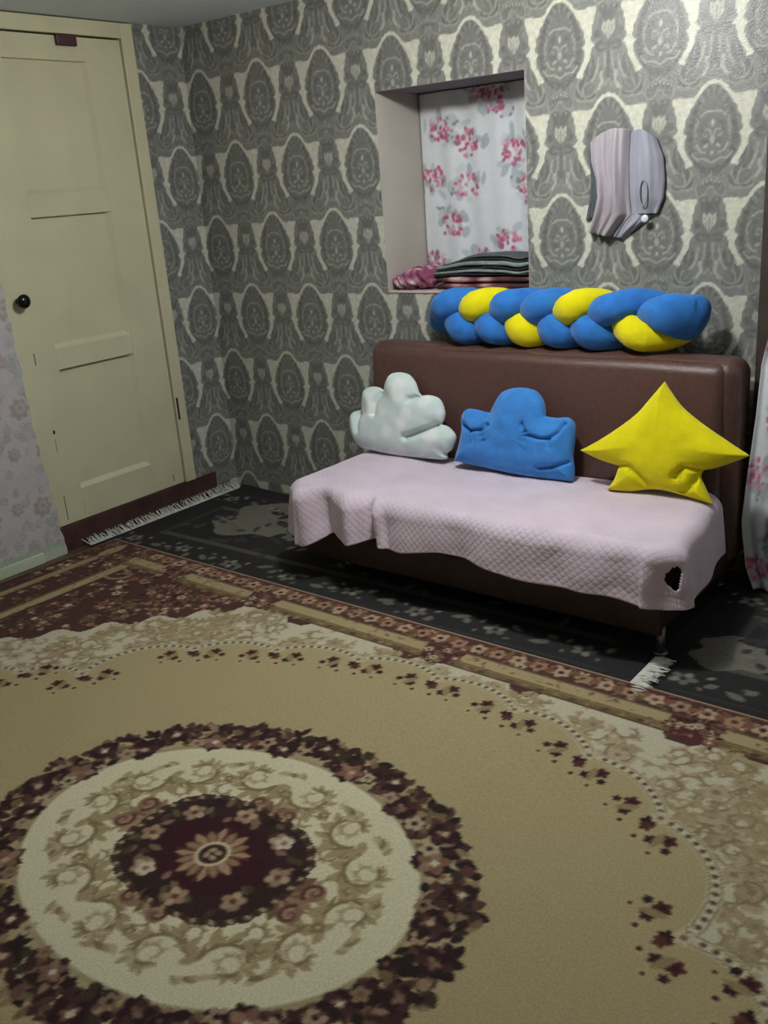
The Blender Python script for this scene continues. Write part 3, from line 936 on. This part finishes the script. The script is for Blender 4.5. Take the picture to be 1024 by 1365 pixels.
def make_cover():
    XL, XR, YB, YF, ZT, R, RC = 1.100, 2.520, -0.262, -0.772, 0.372, 0.050, 0.045
    hx = [1.04, 1.127, 1.198, 1.26, 1.315, 1.40, 1.418, 1.523, 1.554, 1.65, 1.805, 1.95, 2.086, 2.217, 2.341, 2.436, 2.516, 2.593, 2.66]
    hz = [.17, .166, .150, .178, .216, .204, .196, .236, .215, .208, .241, .228, .205, .209, .217, .20, .188, .205, .25]
    hxx = np.linspace(1.04, 2.66, 200); hzz = np.interp(hxx, hx, hz)
    ker = np.exp(-np.linspace(-2, 2, 13) ** 2); ker /= ker.sum()
    hzz = np.convolve(np.pad(hzz, 6, mode='edge'), ker, 'valid')
    ns, nt_ = 300, 140
    xi0, xi1, yi = XL + RC + R * .6, XR - RC - R * .6, YF + RC + R * .45          # inner rectangle; cloth runs over a rounded plan corner
    LW, D = xi1 - xi0, YB - yi
    s0, s1 = -0.30, LW + 0.265
    ss = np.linspace(s0, s1, ns)
    verts = np.zeros((nt_, ns, 3)); quilt = np.zeros((nt_, ns, 2))
    for i, s in enumerate(ss):
        xw = min(max(xi0 + s, xi0), xi1)
        a = -s if s < 0 else max(0.0, s - LW)
        sg = -1 if s < 0 else 1
        xq = xi0 + s if 0 <= s <= LW else (xi0 - .08 * min(1, a / .2) if s < 0 else xi1 + .09 * min(1, a / .2))
        hang = ZT - float(np.interp(xq, hxx, hzz)) - R + PI * R / 2 + RC
        if a > 0:                                     # corner of the cloth rounded off
            hang = math.sqrt(max(.004 ** 2, hang ** 2 - a ** 2))
        for j in range(nt_):
            t = j / (nt_ - 1) * (D + hang)
            b = max(0.0, t - D)
            d = math.hypot(a, b)
            x = xw; y = YB - min(t, D); z = ZT
            if d > 1e-9:
                ux, uy = sg * a / d, -b / d
                d1 = d - RC
                if d1 <= 0: out, dn = d, 0
                elif d1 < PI * R / 2:
                    an = d1 / R; out = RC + R * math.sin(an) - .0; dn = R * (1 - math.cos(an))
                else:
                    e = d1 - PI * R / 2
                    out = RC + R + .10 * e; dn = R + e
                fr = min(1.0, max(0, d1 - .02) / .12)
                along = math.atan2(b, a) * .13 + (x if b > 0 else 0)
                out += .008 * fr * (math.sin((x + .3 * z) * 21 + 1.0) + .5 * math.sin(x * 38 + 2.0)) * (b / d) + .006 * fr * math.sin(y * 22) * (a / d)
                if a > 0 and b > 0: out += .016 * math.sin(math.atan2(b, a) * 4 + .6) * fr
                x += ux * out; y += uy * out; z -= dn
            for pc, pw, pa in ((1.562, .020, .034), (1.525, .024, -.030), (1.30, .05, -.036), (1.21, .045, .026), (1.43, .035, .022), (2.12, .09, .008), (1.92, .08, -.008)):
                if b > RC * .6:
                    y -= pa * math.exp(-((x - pc + .16 * (z - .25)) / pw) ** 2) * min(1, (b - RC * .6) / .09)
            top = 1 - min(1, d / .09)
            nz = noise.noise(Vector((x * 5, y * 5, 1.3))) * .008 + noise.noise(Vector((x * 13, y * 13, 4.3))) * .0030
            z += nz * (.35 + .65 * top) - .006 * math.sin(PI * min(max((xw - XL) / (XR - XL), 0), 1))
            if b > 0: y -= abs(noise.noise(Vector((x * 9, z * 9, 7)))) * .006
            x += .075 * min(1, max(0, (x - 2.0) / .5)) * min(1.15, max(0, (YB - y) / .5))
            verts[j, i] = (x, y, z); quilt[j, i] = (s, t)
    # tuck at the right front corner where the upholstery shows
    F = grid_faces(ns, nt_)
    qc = quilt.reshape(-1, 2)[F].mean(1)
    hs, ht = LW + .122, D + .100
    hole = (((qc[:, 0] - hs) / .034) ** 2 + ((qc[:, 1] - ht) / .034) ** 2) < 1 + .35 * np.sin(np.arctan2(qc[:, 1] - ht, qc[:, 0] - hs) * 3 + 1)
    F = F[~hole]
    vv = verts.reshape(-1, 3).copy()
    c, q = math.cos(SR), math.sin(SR)
    px, py = vv[:, 0] - SO[0], vv[:, 1] - SO[1]
    vv[:, 0] = SO[0] + px * c - py * q; vv[:, 1] = SO[1] + px * q + py * c
    o = from_np('seat_cover', vv, F, quilt_mat())
    at = o.data.attributes.new('quilt', 'FLOAT_VECTOR', 'POINT')
    w3 = np.zeros((len(vv), 3), np.float32); w3[:, :2] = quilt.reshape(-1, 2)
    if len(o.data.vertices) == len(vv): at.data.foreach_set('vector', w3.ravel())
    md = o.modifiers.new('thick', 'SOLIDIFY'); md.thickness = 0.006; md.offset = -1
    return tag(o, 'pale pink quilted cover draped over the brown sofa seat, wavy hem', 'bedspread')
make_cover()


# ------------------------------------------------------------------ shaped pillows
def cat_rom(pts, n=8, sharp=()):
    out = []
    N_ = len(pts)
    for k in range(N_):
        p0, p1, p2, p3 = (np.array(pts[(k + d) % N_]) for d in (-1, 0, 1, 2))
        if k in sharp: p0 = p1
        if (k + 1) % N_ in sharp: p3 = p2
        for t in np.linspace(0, 1, n, endpoint=False):
            out.append(0.5 * ((2 * p1) + (-p0 + p2) * t + (2 * p0 - 5 * p1 + 4 * p2 - p3) * t * t + (-p0 + 3 * p1 - 3 * p2 + p3) * t ** 3))
    return np.array(out)

def seg_dist(P, pts):
    D = np.full(len(P), 1e9)
    for a, b in zip(pts[:-1], pts[1:]):
        a = np.array(a); e = np.array(b) - a
        t = np.clip(((P - a) @ e) / (e @ e + 1e-12), 0, 1)
        D = np.minimum(D, np.hypot(*(P - a - t[:, None] * e).T))
    return D

def pillow(name, parent, outline, centre, T, Rr, mat, creases=(), y0=-.34, slope=.2, lump=.004, rings=26, cw=.010, cdep=.5):
    """two sewn sheets blown up from an outline in the pillow's own leaning plane (u along x, v up)"""
    o = np.asarray(outline); n = len(o)
    c = np.array(centre)
    rho = np.sin(np.linspace(0, 1, rings + 1)[1:] * PI / 2)
    P = np.concatenate([[c]] + [c + r * (o - c) for r in rho])
    D = seg_dist(P, list(map(tuple, o)) + [tuple(o[0])])
    D[-n:] = 0
    q = np.clip(D / Rr, 0, 1)
    h = T * np.sqrt(1 - (1 - q) ** 2)
    h *= 0.86 + 0.14 * np.clip(D / (Rr * 1.8), 0, 1)
    nz = np.array([noise.noise(Vector((p[0] * 9, p[1] * 9, y0 * 7))) + .5 * noise.noise(Vector((p[0] * 24, p[1] * 24, 3))) for p in P])
    h += lump * nz * np.clip(D / .02, 0, 1)
    hf = h.copy()
    for cr_ in creases:
        dd = seg_dist(P, cr_)
        hf -= cdep * T * np.exp(-(dd / cw) ** 2) * np.clip(D / .012, 0, 1)
    hf = np.where(D > 0, np.maximum(hf, .002), 0)
    k = 1 / math.sqrt(1 + slope * slope)
    def place(hh):
        V = np.zeros((len(P), 3))
        V[:, 0] = P[:, 0]
        V[:, 1] = y0 + P[:, 1] * slope * k - hh * k
        V[:, 2] = .380 + P[:, 1] * k + hh * slope * k
        return V
    Vf = place(hf); Vb = place(-h * .8)
    Vall = np.concatenate([Vf, Vb[:-n]])
    m = len(P)
    tri, quad = [], []
    def idx(side, r, j):
        if r == rings - 1: return 1 + r * n + j % n
        return (0 if side == 0 else m) + 1 + r * n + j % n
    bm = bmesh.new()
    vs = [bm.verts.new(v) for v in Vall]
    for side in (0, 1):
        ctr = vs[0 if side == 0 else m]
        for j in range(n):
            f = (ctr, vs[idx(side, 0, j)], vs[idx(side, 0, j + 1)])
            bm.faces.new(f if side else f[::-1])
        for r in range(rings - 1):
            for j in range(n):
                f = (vs[idx(side, r, j)], vs[idx(side, r + 1, j)], vs[idx(side, r + 1, j + 1)], vs[idx(side, r, j + 1)])
                try: bm.faces.new(f if side else f[::-1])
                except ValueError: pass
    return finish(name, bm, mat, parent)


def cloud_fabric():
    m = mat_basic('white_cloud_print', (198, 212, 208), 0.85, 0.03, 10, 0.2, 260, spec=0.15)
    nt = m.node_tree; N = nt.nodes
    tc = N.new('ShaderNodeTexCoord'); vo = N.new('ShaderNodeTexVoronoi'); vo.inputs['Scale'].default_value = 13
    nt.links.new(tc.outputs['Object'], vo.inputs['Vector'])
    rp = N.new('ShaderNodeValToRGB')
    e = rp.color_ramp.elements
    e[0].position = .30; e[0].color = (*lin((222, 228, 226)), 1)
    e[1].position = .48; e[1].color = (*lin((202, 216, 212)), 1)
    nt.links.new(vo.outputs['Distance'], rp.inputs['Fac'])
    mx = [n for n in N if n.bl_idname == 'ShaderNodeMix'][0]
    nt.links.new(rp.outputs['Color'], mx.inputs['A'])
    return m

WHITE = [(1.097, .018), (1.061, .056), (1.045, .103), (1.049, .147), (1.076, .162), (1.103, .164), (1.103, .214), (1.11, .247), (1.142, .263), (1.181, .262), (1.21, .248), (1.219, .29), (1.237, .317), (1.275, .327), (1.32, .321), (1.353, .293), (1.37, .258), (1.387, .244), (1.429, .248), (1.472, .235), (1.496, .192), (1.495, .162), (1.484, .141), (1.515, .136), (1.546, .112), (1.553, .088), (1.539, .051), (1.517, .034), (1.512, .011), (1.408, .004), (1.268, .002), (1.149, .011)]
BLUE = [(1.567, .016), (1.586, .081), (1.594, .142), (1.588, .18), (1.605, .211), (1.634, .216), (1.709, .207), (1.728, .249), (1.755, .286), (1.805, .304), (1.858, .305), (1.896, .292), (1.922, .258), (1.932, .213), (1.974, .211), (2.019, .215), (2.046, .192), (2.05, .142), (2.047, .086), (2.056, .041), (2.057, -.004), (1.976, -.004), (1.829, -.004), (1.674, .008)]
STAR = [(2.357, .363), (2.382, .331), (2.422, .288), (2.485, .244), (2.564, .199), (2.644, .156), (2.599, .132), (2.546, .107), (2.509, .096), (2.503, .074), (2.524, .036), (2.549, -.008), (2.451, .009), (2.377, .017), (2.328, .011), (2.273, -.002), (2.195, -.005), (2.218, .034), (2.23, .079), (2.167, .09), (2.085, .116), (2.141, .15), (2.209, .199), (2.274, .255), (2.312, .303)]
p = pillow('cloud_pillow', None, cat_rom(WHITE, 6, (5, 10, 17, 22)), (1.29, .13), .055, .075, cloud_fabric(),
           [[(1.482, .141), (1.426, .113), (1.347, .081)], [(1.205, .245), (1.191, .205), (1.187, .158)], [(1.105, .162), (1.102, .124), (1.111, .088)], [(1.382, .242), (1.35, .228)]], -.325, .2, .005)
tag(p, 'white cloud shaped pillow with pale mint print, leaning at the left end of the sofa', 'pillow', 'shaped pillows leaning on the sofa back')
p = pillow('cloud_pillow', None, cat_rom(BLUE, 8, (0, 6, 13, 20)), (1.82, .13), .055, .08, M_blue,
           [[(1.592, .185), (1.609, .16), (1.652, .139), (1.695, .146), (1.722, .167)], [(1.652, .136), (1.654, .093)], [(1.696, .14), (1.71, .109)],
            [(1.862, .181), (1.882, .144), (1.929, .136), (1.969, .139), (2.001, .163), (2.018, .192)], [(1.883, .142), (1.868, .104)], [(1.969, .137), (1.977, .109)],
            [(1.938, .033), (2.0, .045), (2.043, .065)]], -.345, .2, .008, cw=.006, cdep=.30)
tag(p, 'blue cloud shaped pillow leaning on the sofa back between white cloud and yellow star', 'pillow', 'shaped pillows leaning on the sofa back')
p = pillow('star_pillow', None, cat_rom(STAR, 8, (0, 5, 11, 16, 20, 8, 18)), (2.36, .14), .060, .095, M_yellow,
           [[(2.235, .082), (2.271, .086), (2.311, .064), (2.338, .037)], [(2.505, .096), (2.459, .104), (2.433, .066)], [(2.500, .074), (2.483, .043), (2.455, .022)]], -.372, .2, .004, cw=.009, cdep=.28)
tag(p, 'bright yellow five pointed star pillow at the right end of the sofa', 'pillow', 'shaped pillows leaning on the sofa back')


# ------------------------------------------------------------------ braided bolster on top of the backrest
braid = thing('braided_bolster', 'long braided bolster of blue and yellow velour lying on top of the sofa back', 'bolster', (1.87, -0.128, 0.801), (0, 0, SR))
BP = 0.398
def strand(ph, mat, label, xa, xb):
    xa -= 1.87; xb -= 1.87
    n, m = 170, 22
    def phase(x):
        X = x + 1.87
        X = X if X < 2.06 else 2.06 + (X - 2.06) * .72
        f = 2 * PI * (X - 1.615) / BP + PI / 2 + ph
        if ph > 4 and X < 1.45: f = PI - (PI - f) * .12
        return f
    C_ = []
    for k in range(n):
        t = k / (n - 1); x = xa + (xb - xa) * t
        f = phase(x)
        C_.append(Vector((x, -.044 * math.sin(2 * f - .25) - (.030 * max(0, min(1, (x + 1.87 - 2.24) / .10)) if ph == 0 else 0), .1035 + .053 * math.sin(f) - (.030 * max(0, min(1, (1.47 - x - 1.87) / .06))  if ph > 4 else 0) - (.040 * max(0, min(1, (x + 1.87 - 2.27) / .10)) if 2 < ph < 3 else 0) - (.016 * max(0, min(1, (x + 1.87 - 2.25) / .10)) if ph == 0 else 0))))
    bm = bmesh.new(); rings = []
    for k in range(n):
        T = (C_[min(n - 1, k + 1)] - C_[max(0, k - 1)]).normalized()
        S = Vector((0, 1, 0)).cross(T).normalized(); Q = T.cross(S)
        t = k / (n - 1)
        end = math.sqrt(max(0.0, 1 - (1 - min(1, min(t, 1 - t) * 24)) ** 2))
        r1 = .052 * max(end, .02); r2 = .044 * max(end, .02)
        if ph == 0 and C_[k].x + 1.87 > 2.24:
            q = (C_[k].x + 1.87 - 2.24) / (xb + 1.87 - 2.24); r1 *= 1 - .6 * q; r2 *= 1 - .5 * q
        if 2 < ph < 3:
            q = max(0, min(1, (C_[k].x + 1.87 - 2.27) / .08)); r1 *= 1 + .42 * q
        ring = []
        for j in range(m):
            a = 2 * PI * j / m
            nn = 1 + .08 * noise.noise(Vector((C_[k].x * 20, math.cos(a) * 1.3 + ph, math.sin(a) * 1.3))) + .05 * noise.noise(Vector((C_[k].x * 60, math.cos(a) * 3 + ph, math.sin(a) * 3)))
            ring.append(bm.verts.new(C_[k] + S * math.cos(a) * r1 * nn + Q * math.sin(a) * r2 * nn))
        rings.append(ring)
    for a, b in zip(rings[:-1], rings[1:]):
        for j in range(m): bm.faces.new((a[j], a[(j + 1) % m], b[(j + 1) % m], b[j]))
    bm.faces.new(rings[0][::-1]); bm.faces.new(rings[-1])
    o = finish('strand', bm, mat, braid); o['label'] = label
strand(0, M_yellow, 'yellow velour strand', 1.480, 2.395)
strand(2 * PI / 3, M_blue2, 'blue velour strand', 1.322, 2.425)
strand(4 * PI / 3, M_blue2, 'blue velour strand', 1.318, 2.325)


# ------------------------------------------------------------------ curtains
def floral_cloth(w, h, seed, dens=1.0):
    cv = Canvas(0, w, 0, h, 0.004, (214, 218, 222))
    rs = random.Random(seed)
    spots = [(.10, .60), (.36, .69), (.23, .55), (.44, .50), (.22, .38), (.50, .35), (.14, .23), (.40, .16), (.28, .08), (.56, .20), (.59, .60), (.05, .42), (.60, .05), (.04, .08), (.30, .74)]
    pts = []
    for i in range(int(math.ceil(w / .66))):
        for j in range(int(math.ceil(h / .77))):
            pts += [(x + i * .66, y + j * .77) for x, y in spots]
    for x, y in pts:
        if rs.random() > dens: continue
        for k in range(12):                  # grey-green foliage
            a = rs.uniform(0, 6.28); d = rs.uniform(.03, .085)
            cv.ell(x + d * math.cos(a), y + d * math.sin(a), rs.uniform(.014, .03), rs.uniform(.008, .016), rs.choice([(176, 188, 194), (160, 172, 178), (196, 204, 206)]), rs.uniform(0, 3), .8)
        a = rs.uniform(0, 6.28)
        cv.ell(x + .07 * math.cos(a), y + .06 * math.sin(a), .026, .03, (182, 184, 188), 0, .7)
        for k in range(6): cv.ell(x + .065 * math.cos(a) + rs.uniform(-.03, .03), y + .06 * math.sin(a) + rs.uniform(-.03, .03), .007, .005, (118, 132, 140), rs.uniform(0, 3))
        for k in range(34):                  # pink petals
            b = rs.uniform(0, 6.28); d = .054 * math.sqrt(rs.random())
            cv.ell(x + d * math.cos(b), y + d * math.sin(b), rs.uniform(.007, .012), rs.uniform(.005, .009), rs.choice([(186, 96, 124), (170, 92, 118), (206, 136, 156), (160, 112, 134), (206, 170, 182)]), rs.uniform(0, 3))
    cv.a = lin(cv.a)
    return cv

M_curtain = mat_basic('white_floral_curtain', None, 0.85, 0.03, 30, 0.1, 300, spec=0.1, attr=True)
cv = floral_cloth(0.66, 0.77, 3)
A, Bz = np.meshgrid(np.linspace(0, .644, 165), np.linspace(0, .75, 185))
dy = .006 * np.sin(A * 30 + 1.3 * Bz) + .004 * np.sin(A * 55 + Bz * 3 + 1)
Vc = np.stack([NX0 + .008 + A, .285 + dy, NZ0 + .012 + Bz], -1)
o = from_np('niche_curtain', Vc, grid_faces(165, 185), M_curtain, colors=cv.sample(A, Bz))
o.modifiers.new('thick', 'SOLIDIFY').thickness = .0015
tag(o, 'white curtain with pink flower clusters covering the window in the wall niche', 'curtain', 'white floral curtains')

cv = floral_cloth(0.85, 2.0, 9)
nz_, na = 200, 150
zc = np.linspace(.012, 1.96, nz_)
left = np.interp(zc, [0, .095, .25, .383, .609, .776, 1.1, 1.6, 2.0], [2.635, 2.600, 2.578, 2.586, 2.604, 2.612, 2.67, 2.80, 2.93])
A = np.linspace(0, 1, na)
Xc = left[:, None] + (3.34 - left[:, None]) * A[None, :]
Zc = np.broadcast_to(zc[:, None], Xc.shape) + .03 * np.clip(.25 - A[None, :], 0, 1) * np.clip(.1 - zc[:, None], 0, 1) * 10
Yc = -.175 + .018 * np.sin(A[None, :] * 34 + .6 * np.sin(zc[:, None] * 2)) + .010 * np.sin(A[None, :] * 75 + zc[:, None])
o = from_np('door_curtain', np.stack([Xc, Yc, Zc], -1), grid_faces(na, nz_), M_curtain, colors=cv.sample(A[None, :] * .85 + 0 * Zc, Zc))
o.modifiers.new('thick', 'SOLIDIFY').thickness = .0015
tag(o, 'white curtain with pink flowers hanging in the dark doorway right of the sofa', 'curtain', 'white floral curtains')


# ------------------------------------------------------------------ folded things in the niche
def slab(name, parent, x0, x1, y0, y1, z0, z1, mat, seed, wav=.006, humps=()):
    """one soft folded layer: a rounded slab whose fold bulges to the front"""
    nu, nv = 60, 28
    bm = bmesh.new(); rings = []
    zc = (z0 + z1) / 2; hz = (z1 - z0) / 2
    for i in range(nu):
        u = i / (nu - 1); x = x0 + (x1 - x0) * u
        e = math.sqrt(max(0, 1 - (1 - min(1, min(u, 1 - u) * 12)) ** 2)) * .92 + .08
        lift = sum(a * math.exp(-((u - c) / w_) ** 2) for c, w_, a in humps)
        ring = []
        for j in range(nv):
            a = 2 * PI * j / nv
            ca, sa = math.cos(a), math.sin(a)
            yy = (y0 + y1) / 2 + (y1 - y0) / 2 * math.copysign(abs(ca) ** .45, ca)
            zz_ = zc + lift + hz * e * math.copysign(abs(sa) ** .8, sa)
            zz_ += wav * noise.noise(Vector((x * 9, yy * 9, seed))) * (1 if sa > 0 else .3)
            ring.append(bm.verts.new((x, yy + .008 * noise.noise(Vector((x * 7, seed, 0))), zz_)))
        rings.append(ring)
    for a, b in zip(rings[:-1], rings[1:]):
        for j in range(nv): bm.faces.new((a[j], a[(j + 1) % nv], b[(j + 1) % nv], b[j]))
    bm.faces.new(rings[0][::-1]); bm.faces.new(rings[-1])
    return finish(name, bm, mat, parent)

M_gg = mat_basic('grey_green_wool', (118, 132, 126), .9, .1, 50, .3, 200)
M_gd = mat_basic('charcoal_wool', (46, 50, 54), .9, .1, 50, .3, 200)
M_gm = mat_basic('slate_wool', (76, 82, 86), .9, .12, 50, .3, 200)
bl = thing('folded_blanket', 'grey green striped wool blanket folded on top of the dark red cloth in the niche', 'blanket', (1.47, .12, NZ0 + .060))
lx = lambda a: a - 1.47
Zs = [(.002, .012, M_gd, 1.262, -.085), (.011, .028, M_gg, 1.258, -.090), (.027, .036, M_gd, 1.264, -.086), (.035, .059, M_gg, 1.268, -.090), (.057, .066, M_gd, 1.300, -.084), (.065, .080, M_gm, 1.335, -.082)]
for k, (za, zb, mm, xa, yf) in enumerate(Zs):
    slab('fold', bl, lx(xa), lx(1.703), yf, .085, za, zb, mm, k + 1, .005, [(0, .22, -.022 * (k + 1) / 6), (.86, .10, -.008 * (k > 0)), (.45, .25, .004 * k / 5)])

def splotch(name, c0, c1, c2, sc):
    m = mat_basic(name, c0, .85, .05, 20)
    nt = m.node_tree; N = nt.nodes
    tc = N.new('ShaderNodeTexCoord'); nz = N.new('ShaderNodeTexVoronoi'); nz.inputs['Scale'].default_value = sc
    nt.links.new(tc.outputs['Object'], nz.inputs['Vector'])
    rp = N.new('ShaderNodeValToRGB'); e = rp.color_ramp.elements
    e[0].position = .18; e[0].color = (*lin(c2), 1); e[1].position = .62; e[1].color = (*lin(c0), 1)
    k = e.new(.38); k.color = (*lin(c1), 1)
    nt.links.new(nz.outputs['Distance'], rp.inputs['Fac'])
    mx = [n for n in N if n.bl_idname == 'ShaderNodeMix'][0]
    nt.links.new(rp.outputs['Color'], mx.inputs['A'])
    return m
rc = thing('folded_cloth', 'dark red cloth with pale pink flowers folded under the striped blanket in the niche', 'cloth', (1.47, .12, NZ0 + .0085))
M_rc = splotch('dark_red_flowered_cloth', (58, 32, 37), (112, 62, 68), (196, 158, 156), 9)
slab('fold', rc, lx(1.262), lx(1.702), -.088, .085, .001, .026, M_rc, 11, .002)
slab('fold', rc, lx(1.268), lx(1.703), -.086, .085, .025, .051, M_rc, 12, .002)

M_pk = splotch('mauve_pink_cloth', (128, 66, 92), (168, 118, 136), (200, 176, 186), 16)
pk = thing('crumpled_cloth', 'crumpled mauve pink cloth lying at the left end of the niche sill', 'cloth', (1.16, .07, NZ0 + .009))
def lump(x, y, rx, ry, rz, seed, rot):
    bm = bmesh.new()
    bmesh.ops.create_icosphere(bm, subdivisions=4, radius=1)
    for v in bm.verts:
        d = v.co.normalized()
        k = 1 + .22 * noise.noise(d * 1.9 + Vector((seed, 0, 0))) + .12 * math.sin(d.x * 9 + d.z * 6 + seed)
        v.co = Vector((d.x * rx * k, d.y * ry * k, d.z * rz * k))
    bmesh.ops.rotate(bm, verts=bm.verts, cent=(0, 0, 0), matrix=Matrix.Rotation(rot, 3, 'Z'))
    z = min(v.co.z for v in bm.verts)
    for v in bm.verts: v.co += Vector((x, y, -z)); v.co.z = max(v.co.z, .0005)
    return finish('fold', bm, M_pk, pk)
lump(-.062, -.02, .040, .045, .028, 1, .3)
lump(-.012, -.015, .052, .05, .038, 5, -.4)
lump(.050, -.01, .055, .05, .040, 9, .5)
lump(.012, .04, .07, .05, .042, 13, 0)


# ------------------------------------------------------------------ satin cloth bunched on the wall
M_satin = mat_basic('mauve_satin', (158, 150, 156), .42, .08, 14, .15, 90, spec=.5, sheen=.2)
M_satin2 = mat_basic('grey_lilac_satin', (146, 146, 158), .45, .08, 14, .15, 90, spec=.45)
hc = thing('hanging_cloth', 'mauve satin cloth gathered in pleats and pinned to the wallpaper above the sofa', 'cloth', (2.08, 0, 1.17))
def drape(name, L, R_, mat, ripple, bulge, base, seed, nu=64, nv=70):
    L = np.array(L); R_ = np.array(R_)
    tl = np.linspace(0, 1, len(L)); tr = np.linspace(0, 1, len(R_)); t = np.linspace(0, 1, nv)
    lx_, lz_ = np.interp(t, tl, L[:, 0]), np.interp(t, tl, L[:, 1]); rx_, rz_ = np.interp(t, tr, R_[:, 0]), np.interp(t, tr, R_[:, 1])
    u = np.linspace(0, 1, nu)[None, :]
    Xd = lx_[:, None] * (1 - u) + rx_[:, None] * u; Zd = lz_[:, None] * (1 - u) + rz_[:, None] * u
    Zd = Zd + .010 * np.sin(u * PI) * np.clip(1 - t[:, None] * 5, 0, 1) * 2
    g = t[:, None]
    Yd = -(base + bulge * np.sin(PI * u) ** .6 * (.45 + .55 * np.sin(PI * np.clip(g * .8 + .2, 0, 1))) + ripple * (np.sin(u * 9 + g * 1.2 + seed) * 1.1 + np.sin(u * 21 - g * 2 + seed) * (.15 + .9 * g) + .25 * np.sin(u * 37 + g * 4)))
    o = from_np(name, np.stack([Xd - 2.08, np.minimum(Yd, -.004), Zd - 1.17], -1), grid_faces(nu, nv), mat, hc)
    md = o.modifiers.new('thick', 'SOLIDIFY'); md.thickness = .003
    return o
drape('pleats', [(1.974, 1.474), (1.978, 1.418), (1.997, 1.357), (1.999, 1.303), (1.985, 1.248), (1.963, 1.186)],
      [(2.111, 1.508), (2.109, 1.409), (2.110, 1.302), (2.116, 1.235), (2.052, 1.168)], M_satin, .0085, .040, .014, .4)
o = drape('flat_panel', [(2.115, 1.494), (2.110, 1.408), (2.111, 1.302), (2.118, 1.238)], [(2.196, 1.473), (2.222, 1.412), (2.229, 1.342), (2.225, 1.284), (2.205, 1.238)], M_satin2, .0018, .028, .010, 2.0)
o['label'] = 'smooth grey lilac panel'
o = drape('dark_strip', [(1.964, 1.435), (1.970, 1.36), (1.963, 1.29), (1.948, 1.225)], [(1.985, 1.44), (2.004, 1.357), (2.006, 1.303), (1.990, 1.235)], M_gm, .002, .010, .006, .2, 20, 40)  # dark grey strip set along the left edge of the pleats
o['label'] = 'dark grey strip at the left edge'
drape('tail', [(2.085, 1.236), (2.07, 1.20), (2.052, 1.166)], [(2.185, 1.230), (2.13, 1.192), (2.087, 1.163)], M_satin2, .004, .012, .008, 1.0, 30, 20)
bm = bmesh.new()
bmesh.ops.create_uvsphere(bm, u_segments=20, v_segments=10, radius=.013)
for v in bm.verts: v.co.y = v.co.y * .45
o = finish('button', bm, mat_basic('pearly_button', (206, 208, 214), .2, .03, 10, spec=.6), hc); o.location = (2.172 - 2.08, -.034, 1.223 - 1.17); o['label'] = 'shiny pale button'
# raised oval stitched on the smooth panel
bm = bmesh.new(); rings = []
for k in range(28):
    a = 2 * PI * k / 28; c = Vector((2.170 - 2.08 + .013 * math.cos(a), -.0445, 1.305 - 1.17 + .040 * math.sin(a)))
    nrm = Vector((math.cos(a), 0, math.sin(a)))
    rings.append([bm.verts.new(c + nrm * .0028 * math.cos(b) + Vector((0, .0028 * math.sin(b), 0))) for b in np.linspace(0, 2 * PI, 6, endpoint=False)])
for k in range(28):
    a, b = rings[k], rings[(k + 1) % 28]
    for j in range(6): bm.faces.new((a[j], a[(j + 1) % 6], b[(j + 1) % 6], b[j]))
finish('stitched_oval', bm, mat_basic('grey_green_stitching', (132, 142, 140), .6, .05, 20), hc)
